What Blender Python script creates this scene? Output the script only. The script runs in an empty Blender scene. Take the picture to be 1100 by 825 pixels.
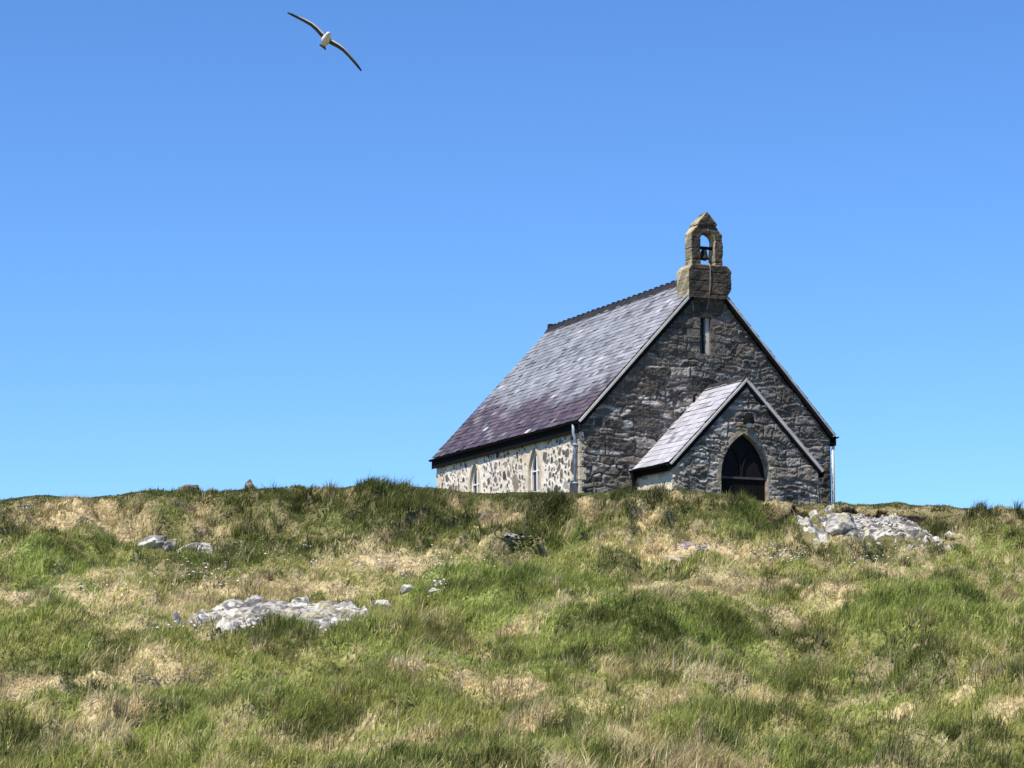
import bpy, bmesh, math, random
import numpy as np
from mathutils import Vector, Matrix

R = math.radians
rng = np.random.default_rng(7)
random.seed(7)
S = bpy.context.scene
COL = S.collection

# ------------------------------------------------------------------ camera, world, sun, exposure
PITCH = R(8.173)
FOC = 2400.0                                   # focal length in units of a 1100 wide picture
cam = bpy.data.cameras.new('camera')
cam.sensor_width = 36.0
cam.lens = 36.0 * FOC / 1100.0
cam.clip_start = 0.1
cam.clip_end = 20000
cam_ob = bpy.data.objects.new('camera', cam)
cam_ob.rotation_euler = (R(90) + PITCH, 0, 0)
COL.objects.link(cam_ob)
S.camera = cam_ob

SUN_EL = R(59)
SUN_AZ = R(39)                                  # to the left of straight behind the camera
to_sun = Vector((-math.sin(SUN_AZ) * math.cos(SUN_EL), -math.cos(SUN_AZ) * math.cos(SUN_EL), math.sin(SUN_EL)))
world = bpy.data.worlds.new('World')
S.world = world
world.use_nodes = True
wn = world.node_tree
sky = wn.nodes.new('ShaderNodeTexSky')
sky.sky_type = 'NISHITA'
sky.sun_disc = False
sky.sun_elevation = SUN_EL
sky.sun_rotation = math.atan2(to_sun.x, to_sun.y)
sky.altitude = 0
sky.air_density = 1.0
sky.dust_density = 0.0
sky.ozone_density = 3.0
bg = wn.nodes['Background']
tint = wn.nodes.new('ShaderNodeMix')
tint.data_type = 'RGBA'
tint.blend_type = 'MULTIPLY'
tint.inputs['Factor'].default_value = 1.0
tint.inputs['B'].default_value = (0.62, 0.955, 1.40, 1)
wn.links.new(sky.outputs['Color'], tint.inputs['A'])
wn.links.new(tint.outputs['Result'], bg.inputs['Color'])
bg.inputs['Strength'].default_value = 0.083

sun = bpy.data.lights.new('sun', 'SUN')
sun.energy = 5.0
sun.angle = R(0.5)
sun.color = (1.0, 0.91, 0.79)
sun_ob = bpy.data.objects.new('sun', sun)
sun_ob.rotation_euler = to_sun.to_track_quat('Z', 'Y').to_euler()
sun_ob.location = (-20, -20, 40)
COL.objects.link(sun_ob)

S.view_settings.view_transform = 'Standard'
S.view_settings.look = 'None'
S.view_settings.exposure = 0.62
S.view_settings.gamma = 1.0
S.view_settings.use_curve_mapping = False
S.render.engine = 'CYCLES'
S.cycles.max_bounces = 6
S.cycles.transparent_max_bounces = 4
S.cycles.use_denoising = True

# ------------------------------------------------------------------ helpers
def hash2(i, j, seed):
    n = (i.astype(np.int64) * 374761393 + j.astype(np.int64) * 668265263 + seed * 974634777) & 0x7fffffff
    n = ((n ^ (n >> 13)) * 1274126177) & 0x7fffffff
    return ((n ^ (n >> 16)) & 0xffff) / 65535.0

def vnoise(x, y, seed=0):
    x = np.asarray(x, float); y = np.asarray(y, float)
    i = np.floor(x); j = np.floor(y)
    fx = x - i; fy = y - j
    fx = fx * fx * fx * (fx * (fx * 6 - 15) + 10); fy = fy * fy * fy * (fy * (fy * 6 - 15) + 10)
    a = hash2(i, j, seed); b = hash2(i + 1, j, seed); c = hash2(i, j + 1, seed); d = hash2(i + 1, j + 1, seed)
    return (a * (1 - fx) + b * fx) * (1 - fy) + (c * (1 - fx) + d * fx) * fy

def fbm(x, y, seed=0, octv=4, gain=0.5):
    s = 0.0; a = 1.0; t = 0.0
    x = np.asarray(x, float); y = np.asarray(y, float)
    for k in range(octv):
        s = s + a * vnoise(x, y, seed + k * 17)
        t += a; a *= gain
        x, y = (x * 1.63 + y * 1.18) + 3.1, (-x * 1.18 + y * 1.63) + 7.7
    return s / t                                # about 0..1, mean .5

def sstep(a, b, x):
    t = np.clip((np.asarray(x, float) - a) / (b - a), 0, 1)
    return t * t * (3 - 2 * t)

def lerp(a, b, t):
    a = np.asarray(a, float); b = np.asarray(b, float)
    if a.ndim <= 1 and np.ndim(t) > 0: t = np.asarray(t)[..., None]
    elif a.ndim > 1 and np.ndim(t) == a.ndim - 1: t = np.asarray(t)[..., None]
    return a + (b - a) * t

def link_mesh(name, me, material=None, parent=None):
    o = bpy.data.objects.new(name, me)
    if material is not None: me.materials.append(material)
    COL.objects.link(o)
    if parent is not None: o.parent = parent
    return o

def mesh_np(name, V, F, colour=None, smooth=False):
    """V (n,3); F list of (m,k) integer arrays; colour (n,3)"""
    me = bpy.data.meshes.new(name)
    V = np.ascontiguousarray(V, np.float32)
    F = [np.asarray(f, np.int32) for f in F if len(f)]
    me.vertices.add(len(V)); me.vertices.foreach_set('co', V.ravel())
    nl = sum(f.size for f in F); npoly = sum(len(f) for f in F)
    me.loops.add(nl); me.polygons.add(npoly)
    me.loops.foreach_set('vertex_index', np.concatenate([f.ravel() for f in F]))
    tot = np.concatenate([np.full(len(f), f.shape[1], np.int32) for f in F])
    st = np.concatenate([[0], np.cumsum(tot)[:-1]]).astype(np.int32)
    me.polygons.foreach_set('loop_start', st)
    me.polygons.foreach_set('use_smooth', np.full(npoly, smooth, bool))
    me.update(calc_edges=True)
    if colour is not None:
        at = me.color_attributes.new('tone', 'FLOAT_COLOR', 'POINT')
        c = np.ones((len(V), 4), np.float32); c[:, :3] = colour
        at.data.foreach_set('color', c.ravel())
    me.validate()
    return me

def grid_faces(nu, nv, keep=None):
    i = np.arange(nu - 1)[:, None]; j = np.arange(nv - 1)[None, :]
    a = (i * nv + j); q = np.stack([a, a + nv, a + nv + 1, a + 1], -1)
    if keep is not None: return q[keep]
    return q.reshape(-1, 4)

def thing(name, label, cat, loc=(0, 0, 0), rz=0.0, group=None):
    o = bpy.data.objects.new(name, None)
    o.empty_display_size = 0.3
    o.location = loc; o.rotation_euler = (0, 0, rz)
    COL.objects.link(o)
    o['label'] = label; o['category'] = cat
    if group: o['group'] = group
    return o

def tag(o, label, cat, group=None):
    o['label'] = label; o['category'] = cat
    if group: o['group'] = group
    return o

class MB:
    """collects boxes, prisms and tubes into one mesh"""
    def __init__(s): s.v = []; s.f = []
    def add(s, vs, fs):
        b = len(s.v); s.v += [tuple(map(float, v)) for v in vs]; s.f += [tuple(b + i for i in f) for f in fs]
    def box(s, a, b, M=None):
        (x0, y0, z0), (x1, y1, z1) = a, b
        vs = [(x0,y0,z0),(x1,y0,z0),(x1,y1,z0),(x0,y1,z0),(x0,y0,z1),(x1,y0,z1),(x1,y1,z1),(x0,y1,z1)]
        if M is not None: vs = [tuple(M @ Vector(v)) for v in vs]
        s.add(vs, [(0,3,2,1),(4,5,6,7),(0,1,5,4),(1,2,6,5),(2,3,7,6),(3,0,4,7)])
    def prism(s, prof, d0, d1, axis='y'):
        """closed profile of (x,z) extruded along y (or (y,z) along x)"""
        n = len(prof)
        mk = (lambda p, d: (p[0], d, p[1])) if axis == 'y' else (lambda p, d: (d, p[0], p[1]))
        vs = [mk(p, d0) for p in prof] + [mk(p, d1) for p in prof]
        fs = [tuple(range(n)), tuple(range(2*n-1, n-1, -1))]
        fs += [(i, n+i, n+(i+1) % n, (i+1) % n) for i in range(n)]
        s.add(vs, fs)
    def tube(s, pts, r, n=8):
        pts = [Vector(p) for p in pts]; rs = r if isinstance(r, (list, tuple)) else [r]*len(pts)
        rings = []
        for k, p in enumerate(pts):
            d = (pts[min(k+1, len(pts)-1)] - pts[max(k-1, 0)]).normalized()
            u = d.orthogonal().normalized(); w = d.cross(u)
            if k and rings: 
                u = (pu - d * pu.dot(d)).normalized(); w = d.cross(u)
            pu = u
            rings.append([p + (u*math.cos(2*math.pi*a/n) + w*math.sin(2*math.pi*a/n))*rs[k] for a in range(n)])
        vs = [v for ring in rings for v in ring]; fs = []
        for k in range(len(pts)-1):
            for a in range(n):
                fs.append((k*n+a, k*n+(a+1) % n, (k+1)*n+(a+1) % n, (k+1)*n+a))
        fs.append(tuple(range(n-1, -1, -1))); fs.append(tuple(range((len(pts)-1)*n, len(pts)*n)))
        s.add(vs, fs)
    def lathe(s, prof, c, n=16):
        """profile of (radius, z) about the vertical through c"""
        vs = []; fs = []
        for (r, z) in prof:
            for a in range(n): vs.append((c[0]+r*math.cos(2*math.pi*a/n), c[1]+r*math.sin(2*math.pi*a/n), c[2]+z))
        for k in range(len(prof)-1):
            for a in range(n): fs.append((k*n+a, k*n+(a+1) % n, (k+1)*n+(a+1) % n, (k+1)*n+a))
        fs.append(tuple(range(n-1, -1, -1))); fs.append(tuple(range((len(prof)-1)*n, len(prof)*n)))
        s.add(vs, fs)
    def build(s, name, material, parent=None, bevel=0.0, smooth=False):
        me = bpy.data.meshes.new(name); me.from_pydata(s.v, [], s.f)
        bm = bmesh.new(); bm.from_mesh(me)
        bmesh.ops.recalc_face_normals(bm, faces=bm.faces)
        if bevel > 0:
            bmesh.ops.bevel(bm, geom=list(bm.edges), offset=bevel, segments=2, affect='EDGES', clamp_overlap=True)
        if smooth:
            for f in bm.faces: f.smooth = True
        bm.to_mesh(me); bm.free()
        return link_mesh(name, me, material, parent)

# ------------------------------------------------------------------ materials
def mat(name, colour=(0.5, 0.5, 0.5), rough=0.8, attr=False, var=0.25, scale=6.0, bump=0.0, bscale=40.0,
        colour2=None, spec=0.3, metallic=0.0, detail=6.0):
    m = bpy.data.materials.new(name); m.use_nodes = True
    nt = m.node_tree; N = nt.nodes; L = nt.links
    b = N['Principled BSDF']
    b.inputs['Roughness'].default_value = rough
    b.inputs['Metallic'].default_value = metallic
    b.inputs['Specular IOR Level'].default_value = spec
    tc = N.new('ShaderNodeTexCoord')
    nz = N.new('ShaderNodeTexNoise'); nz.inputs['Scale'].default_value = scale; nz.inputs['Detail'].default_value = detail
    L.new(tc.outputs['Object'], nz.inputs['Vector'])
    if attr:
        src = N.new('ShaderNodeAttribute'); src.attribute_name = 'tone'; col = src.outputs['Color']
    else:
        mx = N.new('ShaderNodeMix'); mx.data_type = 'RGBA'
        rp = N.new('ShaderNodeMapRange'); rp.inputs['From Min'].default_value = 0.35; rp.inputs['From Max'].default_value = 0.65
        L.new(nz.outputs['Fac'], rp.inputs['Value'])
        L.new(rp.outputs['Result'], mx.inputs['Factor'])
        mx.inputs['A'].default_value = (*colour, 1)
        c2 = colour2 or tuple(c * 0.6 for c in colour)
        mx.inputs['B'].default_value = (*c2, 1); col = mx.outputs['Result']
    if var > 0:
        nf = N.new('ShaderNodeTexNoise'); nf.inputs['Scale'].default_value = bscale; nf.inputs['Detail'].default_value = 5
        L.new(tc.outputs['Object'], nf.inputs['Vector'])
        mr = N.new('ShaderNodeMapRange'); mr.inputs['From Min'].default_value = 0.25; mr.inputs['From Max'].default_value = 0.75
        mr.inputs['To Min'].default_value = 1 - var; mr.inputs['To Max'].default_value = 1 + var
        L.new(nf.outputs['Fac'], mr.inputs['Value'])
        ml = N.new('ShaderNodeVectorMath'); ml.operation = 'SCALE'
        L.new(col, ml.inputs[0]); L.new(mr.outputs['Result'], ml.inputs['Scale']); col = ml.outputs['Vector']
        if bump > 0:
            bp = N.new('ShaderNodeBump'); bp.inputs['Distance'].default_value = bump; bp.inputs['Strength'].default_value = 1.0
            L.new(nf.outputs['Fac'], bp.inputs['Height']); L.new(bp.outputs['Normal'], b.inputs['Normal'])
    L.new(col, b.inputs['Base Color'])
    return m

M_rubble = mat('rubble_stone', attr=True, rough=0.9, var=0.35, bscale=28, bump=0.02, spec=0.2)
M_harl = mat('lime_mortar_rubble', attr=True, rough=0.92, var=0.12, bscale=30, bump=0.012, spec=0.2)
M_plain = mat('plain_rubble', (0.12, 0.115, 0.11), 0.9, colour2=(0.06, 0.06, 0.06), bump=0.02)
M_dressed = mat('dressed_stone', (0.36, 0.31, 0.24), 0.9, colour2=(0.15, 0.135, 0.115), scale=7, bump=0.02, bscale=22, var=.35)
M_sand = mat('sandstone_surround', (0.56, 0.49, 0.38), 0.9, colour2=(0.44, 0.37, 0.275), scale=5, bump=0.015, bscale=25)
M_bell_stone = mat('bellcote_stone', attr=True, rough=0.92, var=0.3, bscale=22, bump=0.015)
M_slate = mat('slate', attr=True, rough=0.42, var=0.16, bscale=26, bump=0.004, spec=0.5)
M_ridge = mat('ridge_tile', (0.020, 0.021, 0.025), 0.9, colour2=(0.034, 0.034, 0.038), spec=0.1)
M_barge = mat('painted_bargeboard', (0.52, 0.50, 0.46), 0.6, colour2=(0.38, 0.37, 0.34), scale=3, var=0.1)
M_black = mat('black_iron_and_shade', (0.008, 0.008, 0.009), 0.85, var=0.1, spec=0.08)  # iron parts, and eave and verge boards whose black stands in for shade
M_pipe = mat('blue_grey_downpipe', (0.30, 0.36, 0.44), 0.4, var=0.1)
M_white = mat('white_paint', (0.78, 0.78, 0.76), 0.5, colour2=(0.68, 0.68, 0.66), var=0.05)
M_glass = mat('dark_window_glass', (0.010, 0.012, 0.015), 0.12, var=0.0, spec=0.5)
M_door = mat('dark_stained_door', (0.009, 0.0085, 0.008), 0.8, var=0.2, spec=0.1)
M_tracery = mat('dark_tracery', (0.012, 0.0115, 0.011), 0.8, var=0.1, spec=.1)
M_bronze = mat('bell_bronze', (0.05, 0.045, 0.035), 0.5, metallic=0.6, var=0.1)
M_rope = mat('pale_rope', (0.24, 0.225, 0.20), 0.8, var=0.1)
M_globe = mat('lamp_glass', (0.75, 0.76, 0.78), 0.15, var=0.0, spec=0.6)
M_rock = mat('lichen_rock', attr=True, rough=0.95, var=0.25, bscale=14, bump=0.03, spec=0.15)
M_soil = mat('turf_ground', attr=True, rough=1.0, var=0.5, bscale=16, bump=0.05, spec=0.05)
M_gull = mat('gull_plumage_and_shade', attr=True, rough=0.8, var=0.04, spec=0.15)

def leaf_mat(name, trans=0.42):
    m = bpy.data.materials.new(name); m.use_nodes = True
    nt = m.node_tree; N = nt.nodes; L = nt.links
    for n in list(N):
        if n.type != 'OUTPUT_MATERIAL': N.remove(n)
    out = [n for n in N if n.type == 'OUTPUT_MATERIAL'][0]
    at = N.new('ShaderNodeAttribute'); at.attribute_name = 'tone'
    d = N.new('ShaderNodeBsdfDiffuse'); t = N.new('ShaderNodeBsdfTranslucent'); mx = N.new('ShaderNodeMixShader')
    mx.inputs['Fac'].default_value = trans
    L.new(at.outputs['Color'], d.inputs['Color']); L.new(at.outputs['Color'], t.inputs['Color'])
    L.new(d.outputs[0], mx.inputs[1]); L.new(t.outputs[0], mx.inputs[2]); L.new(mx.outputs[0], out.inputs['Surface'])
    return m
M_grass = leaf_mat('grass_blades')
M_petal = leaf_mat('petals', 0.25)

# ------------------------------------------------------------------ terrain
# distance of the ground along a walk up the hill, against how high it stands in the view from the foot
ROWS = np.array([825, 757, 700, 640, 600, 575, 550, 535, 520.])
DIST = np.array([16, 19.3, 22.8, 28.3, 34.2, 37.4, 41.2, 43.8, 46.5])
CREST_Y = 46.5
CR_U = np.array([-400, -150, 0, 20, 45, 65, 100, 125, 150, 175, 200, 225, 245, 268, 300, 330, 370, 400, 430, 455, 475, 500, 540, 575, 600, 640,
                 680, 700, 740, 775, 800, 822, 860, 900, 930, 960, 985, 1010, 1040, 1062, 1085, 1100, 1250, 1500.])
CR_V = np.array([560, 545, 535, 533, 529, 531, 533.5, 531, 527, 525, 524, 525.5, 523, 520, 520.5, 522, 521.5, 518.5, 519.5, 520.5, 522, 525, 528, 528.5, 528, 528,
                 524, 525, 523, 526, 531, 535, 538, 539, 539, 537, 540, 541, 545, 548.5, 549, 548, 560, 575.]) + 4.5
def el_of(v): return PITCH - np.arctan((v - 412.5) / FOC)
BASE_Y = np.array([-400, -60, 0, 9, 16, ] )
base_s = (825 - ROWS) / (825 - 520.)
def s_of(y): return np.interp(y, DIST, base_s)
def v_tab(y): return 825 - s_of(y) * (825 - 520.)
_yy = np.linspace(16, CREST_Y, 62)
_zz = _yy * np.tan(el_of(v_tab(_yy)))
TY = np.concatenate([[-3000, -400, -60, 0, 9], _yy, [49, 52, 64, 80, 130, 300, 3000]])
_zc = _zz[-1]
TZ = np.concatenate([[-30, -12, -4, -1.62, -1.02], _zz, [_zc + .22, _zc + .30, _zc + .15, _zc - .8, _zc - 6, _zc - 16, _zc - 30]])

# things that shape the turf, placed by (u, v) = bearing and height on the slope
LEDGES = [  # u0, u1, v at ends and middle, height m
    (816, 876, 557, 0.10, 0.16), (888, 1002, 558, 0.10, 0.17), (1004, 1052, 563, 0.06, 0.10), (505, 560, 596, 0.08, 0.10), (92, 132, 679, 0.08, 0.10), (920, 968, 770, 0.06, 0.07)]
MOUNDS = [  # u, v, ru, rv, height
    (440, 562, 45, 24, 0.15), (588, 563, 26, 17, 0.14), (690, 552, 40, 22, 0.18), (796, 556, 22, 20, 0.12), (905, 584, 11, 9, 0.38),
    (525, 600, 30, 12, 0.22), (350, 548, 22, 18, 0.25), (280, 550, 30, 20, 0.22), (60, 552, 40, 16, 0.2), (170, 548, 40, 16, 0.2),
    (560, 660, 45, 26, 0.28), (700, 690, 70, 18, 0.2), (960, 690, 60, 22, 0.22), (85, 672, 34, 8, 0.15), (400, 570, 30, 20, 0.2),
    (640, 620, 60, 14, 0.15), (330, 700, 70, 14, 0.18), (110, 748, 40, 8, 0.10), (930, 766, 30, 8, 0.12), (970, 800, 40, 10, 0.13),
    (740, 640, 60, 18, 0.18), (480, 542, 30, 10, 0.18), (1030, 620, 50, 14, 0.15), (820, 660, 45, 14, 0.15), (200, 720, 80, 14, 0.12)]

def uv_of(x, y):
    ys = np.maximum(np.asarray(y, float), 6.0)
    u = 550 + FOC * np.clip(np.asarray(x, float) / ys, -1, 1) * math.cos(PITCH) / 1.0
    C = np.interp(u, CR_U, CR_V)
    v = 825 - s_of(ys) * (825 - C)
    v = np.where(ys > CREST_Y, C - (ys - CREST_Y) * 4, v)
    v = np.where(ys < 16, 825 + (16 - ys) * 25, v)
    return u, v

PITS = [(290, 665, 118, 20), (950, 576, 66, 20), (848, 566, 42, 14), (188, 593, 52, 10)]      # rock comes up to the level of the turf here
def hummock(x, y, v):
    k = (1 + 1.0 * (1 - sstep(575, 640, v))) * sstep(522, 572, v)
    return (sstep(.47, .60, fbm(x * 1.25 + 31, y * .95 + 3, 51, 3)) * .12 + sstep(.50, .62, fbm(x * 2.9 + 3, y * 2.1 + 13, 57, 3)) * .07) * k
def lean_out(x, y, v):
    """the turf of a hummock sags downhill over its own foot"""
    return hummock(x, y, v) * .55 * sstep(9, 14, y) * (1 - sstep(44, 46, y))

def ground(x, y, detail=True, ledges=True):
    x = np.asarray(x, float); y = np.asarray(y, float)
    z = np.interp(y, TY, TZ)
    u, v = uv_of(x, y)
    C = np.interp(u, CR_U, CR_V)
    yc = np.clip(y, 16, CREST_Y)
    s = s_of(yc)
    vt = 825 - s * (825 - C); v0 = 825 - s * (825 - 520.)
    dz = yc * (np.tan(el_of(vt)) - np.tan(el_of(v0)))
    fade = 1 - sstep(70, 200, y)
    z = z + dz * fade
    # level yard round the chapel
    if detail:
        w = sstep(8, 15, y) * (1 - sstep(CREST_Y - 1.5, CREST_Y + 2.5, y) * 0.7) * (1 - sstep(60, 120, y)) * (1 - sstep(18, 40, np.abs(x)) * .5)
        near = 1 - sstep(CREST_Y - 4, CREST_Y, y) * 0.55
        n1 = fbm(x * 0.42 + 11, y * 0.30 + 5, 3, 3) - 0.5
        n2 = fbm(x * 1.5 + 2, y * 1.1 + 9, 21, 3) - 0.5
        n3 = fbm(x * 4.5, y * 3.6, 41, 3) - 0.5
        pit = np.zeros_like(z)
        for (pu, pv, ru, rv) in PITS:
            pit = np.maximum(pit, 1 - sstep(.8, 1.7, ((u - pu) / ru) ** 2 + ((v - pv) / rv) ** 2))
        z = z + w * near * (1 - pit) * (n1 * 0.60 + n2 * 0.30 + n3 * 0.16 + hummock(x, y, v))
        for (mu, mv, ru, rv, h) in MOUNDS:
            q = ((u - mu) / ru) ** 2 + ((v - mv) / rv) ** 2
            z = z + np.where(q < 6, h * np.exp(-q * 0.9), 0) * 0.8 * sstep(2, 30, v - C)
        for (u0, u1, vl, h, push) in (LEDGES if ledges else []):
            t = (u - u0) / (u1 - u0)
            e = np.clip(t * (1 - t) * 6, 0, 1) * ((t > 0) & (t < 1))
            line = vl + 5 * np.sin(t * 9 + u0) * .35 - 3 * np.sin(np.pi * np.clip(t, 0, 1)) + (vnoise(u * .12, u * 0, 5) - .5) * 5
            up = line - v                         # px above the line
            z = z - e * h * (1 - sstep(-1.2, 1.2, up)) * (1 - sstep(11, 36, -up)) + e * h * .12 * sstep(-1, 1.5, up) * (1 - sstep(3, 14, up))
    return z

def ledge_info(u, v):
    """how much a turf lip hangs forward here and how bare its face is"""
    push = np.zeros_like(u); bare = np.zeros_like(u); lip = np.zeros_like(u)
    for (u0, u1, vl, h, p) in LEDGES:
        t = (u - u0) / (u1 - u0)
        e = np.clip(t * (1 - t) * 6, 0, 1) * ((t > 0) & (t < 1))
        line = vl + 5 * np.sin(t * 9 + u0) * .35 - 3 * np.sin(np.pi * np.clip(t, 0, 1)) + (vnoise(u * .12, u * 0, 5) - .5) * 5
        up = line - v
        push = np.maximum(push, e * p * sstep(0.3, 1.8, up) * (1 - sstep(2, 16, up)))
        bare = np.maximum(bare, np.clip(e * 1.5, 0, 1) * (up > -3.2) * (up < 1.0))
        lip = np.maximum(lip, np.clip(e * 1.5, 0, 1) * sstep(0, 1.0, up) * (1 - sstep(1.5, 5, up)))
    return push, bare, lip

# colour and growth of the turf: (u, v, ru, rv, amount)
STRAW = [(95, 568, 62, 17, .9), (20, 650, 40, 8, .6), (110, 655, 45, 7, .6), (85, 672, 40, 5, .95), (165, 652, 40, 7, .7), (55, 768, 42, 6, 1), (105, 746, 30, 7, .8), (170, 736, 40, 6, .7), (95, 800, 45, 10, .55),
         (440, 750, 22, 5, 1), (500, 750, 26, 5, .9), (560, 748, 22, 6, .9), (770, 608, 70, 11, .65), (700, 646, 26, 9, .9), (765, 648, 34, 12, .8), (718, 604, 46, 7, 1), (636, 566, 20, 9, .9), (690, 575, 13, 9, .9), (718, 552, 10, 12, .8), (745, 580, 14, 9, .6),
         (530, 580, 24, 5, 1), (487, 565, 10, 6, .8), (890, 655, 30, 16, .65), (955, 630, 18, 14, .7), (955, 762, 45, 7, .9), (905, 778, 26, 9, .8), (1040, 760, 40, 6, .7), (1060, 797, 45, 7, .8), (690, 712, 45, 6, .6), (780, 722, 24, 5, .8), (722, 760, 40, 6, .5),
         (280, 640, 110, 8, .6), (430, 612, 70, 16, .45), (345, 545, 7, 10, .8), (376, 557, 6, 12, .9), (420, 528, 16, 5, 1), (225, 565, 20, 18, .5), (420, 812, 60, 8, .6), (560, 800, 60, 7, .5), (270, 780, 50, 10, .5), (640, 600, 40, 6, .6),
         (940, 552, 70, 4, .4), (845, 548, 40, 4, .5), (1040, 560, 40, 5, .4), (890, 590, 10, 12, .8), (1085, 572, 25, 5, .7), (600, 592, 14, 4, .9), (240, 577, 10, 10, .6), (160, 580, 20, 6, .5), (520, 596, 18, 4, .8), (1000, 590, 80, 10, .3), (650, 545, 30, 5, .5),
         (820, 640, 60, 12, .45), (360, 790, 50, 9, .45), (650, 780, 70, 8, .4), (160, 700, 70, 8, .4), (790, 530, 26, 5, .6), (690, 527, 30, 4, .6)]
LUSH = [(560, 655, 70, 26, .9), (700, 690, 90, 20, .8), (965, 680, 60, 22, .9), (50, 690, 60, 9, .8), (798, 558, 22, 18, 1), (345, 690, 70, 10, .8), (1080, 760, 36, 14, .8), (620, 700, 60, 16, .7), (120, 600, 60, 8, .6), (60, 620, 50, 14, .5),
        (605, 586, 22, 6, 1), (515, 586, 24, 5, .8), (850, 640, 40, 10, .5), (750, 800, 120, 14, .5), (980, 805, 60, 10, .6), (230, 610, 70, 8, .5), (480, 640, 30, 20, .6)]
DEEP = [(440, 556, 50, 28, 1), (588, 564, 26, 16, 1), (692, 550, 36, 24, 1), (60, 545, 90, 9, .8), (250, 545, 70, 12, .6), (320, 550, 20, 20, .6), (850, 580, 40, 8, .5), (1000, 578, 70, 10, .8), (780, 690, 30, 7, .8), (870, 700, 30, 10, .5),
        (110, 680, 14, 5, .8), (40, 805, 60, 10, .8), (300, 600, 90, 8, .6), (180, 758, 40, 6, .6), (820, 805, 50, 10, .7), (560, 705, 70, 6, .6), (480, 690, 40, 6, .5), (640, 815, 60, 8, .5), (520, 538, 60, 6, .6), (760, 545, 40, 8, .6)]
def masks(u, v):
    def acc(lst, wob):
        m = np.zeros_like(u)
        for (a, b, ru, rv, k) in lst:
            q = ((u - a) / ru) ** 2 + ((v - b) / rv) ** 2
            m = np.maximum(m, k * np.exp(-np.minimum(q, 20) ** 1.5 * 0.7))
        return m
    return acc(STRAW, 0), acc(LUSH, 0), acc(DEEP, 0)

C_straw = np.array([0.54, 0.44, 0.24]); C_pale = np.array([0.66, 0.56, 0.36]); C_green = np.array([0.250, 0.270, 0.078]); C_lush = np.array([0.230, 0.310, 0.072])
C_deep = np.array([0.055, 0.070, 0.024]); C_brown = np.array([0.20, 0.145, 0.085]); C_yel = np.array([0.33, 0.34, 0.10])

def turf_tone(x, y, jitter=None):
    """colour of the turf at a place; jitter (n,) mixes single blades apart"""
    u, v = uv_of(x, y)
    wu = (fbm(x * 1.1, y * .8, 71, 3) - .5); wv = (fbm(x * 1.1 + 40, y * .8, 72, 3) - .5)
    sc = np.clip((v - 500) / 260, .3, 1.1)
    st, lu, de = masks(u + wu * 60 * sc, v + wv * 26 * sc)
    a = fbm(x * .55, y * .35, 91, 4) ; b = fbm(x * 2.2 + 5, y * 1.4, 93, 3); c = fbm(x * .9 + 50, y * .6, 95, 4)
    e = fbm(x * 4.0 + 9, y * 2.4, 97, 3)
    straw = np.clip(st + sstep(.51, .70, a * .5 + b * .5) * .75 + sstep(.54, .70, e) * .45 - lu * .4, 0, 1)
    lush = np.clip(lu + sstep(.5, .7, c) * .6, 0, 1)
    deep = np.clip(de + sstep(.53, .63, fbm(x * 1.3 + 80, y * .9, 99, 4)) * .75, 0, 1)  # noise term paints dark hollows where hummock shading is weak
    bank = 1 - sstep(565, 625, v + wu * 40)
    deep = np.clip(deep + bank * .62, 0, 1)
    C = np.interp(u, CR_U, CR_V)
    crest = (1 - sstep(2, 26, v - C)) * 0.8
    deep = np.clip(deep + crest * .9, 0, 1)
    straw = straw * (1 - crest * .6) * (1 - de * .75)
    if jitter is not None:
        j1, j2, j3 = jitter
        straw = np.where(j1 < straw * .80 + .10, 1.0, 0.0)
        lush = np.clip(lush + (j2 - .5) * .7, 0, 1); deep = np.clip(deep + (j3 - .5) * .6, 0, 1)
    col = lerp(C_green, C_lush, lush)
    col = lerp(col, np.broadcast_to(C_deep, col.shape), deep * .85)
    sc_ = lerp(C_straw, C_pale, fbm(x * 3, y * 3, 61, 2))
    sc_ = lerp(sc_, np.broadcast_to(C_brown, sc_.shape), np.clip(sstep(.50, .66, fbm(x * 1.7, y * 1.3, 63, 3)) * .35 + bank * .35, 0, .9))
    if jitter is not None:
        sc_ = lerp(sc_, np.broadcast_to(C_yel, sc_.shape), (j2 < .35) * .7)
    if jitter is not None:
        col = lerp(col, np.broadcast_to([.46, .46, .15], col.shape), (j1 > .64) * (1 - .85 * deep) * .9)
    col = lerp(col, sc_, straw)
    return col, st, lu, de, u, v

# rock sites (keep grass off them)
def at_uv(u, v):
    """ground point seen at bearing u, height v from the foot of the hill"""
    dx = (u - 550) / FOC
    lo, hi = 14.0, CREST_Y + 1.5
    ys = np.linspace(lo, hi, 700)
    # true pixel row of the real ground along this bearing
    cz = math.cos(PITCH); sn = math.sin(PITCH)
    xs = ys * dx / cz
    for _ in range(2):
        zz = ground(xs, ys, True)
        dep = ys * cz + zz * sn
        xs = dx * dep
    row = 412.5 - FOC * (-ys * sn + zz * cz) / (ys * cz + zz * sn)
    # the nearest point whose row has climbed to v
    k = int(np.argmax(row <= v)) if (row <= v).any() else len(ys) - 1
    return float(xs[k]), float(ys[k]), float(zz[k])

class Outcrop: pass
ROCKMASK = []
ROCKS = []   # (x, y, rx, ry) footprints

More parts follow.
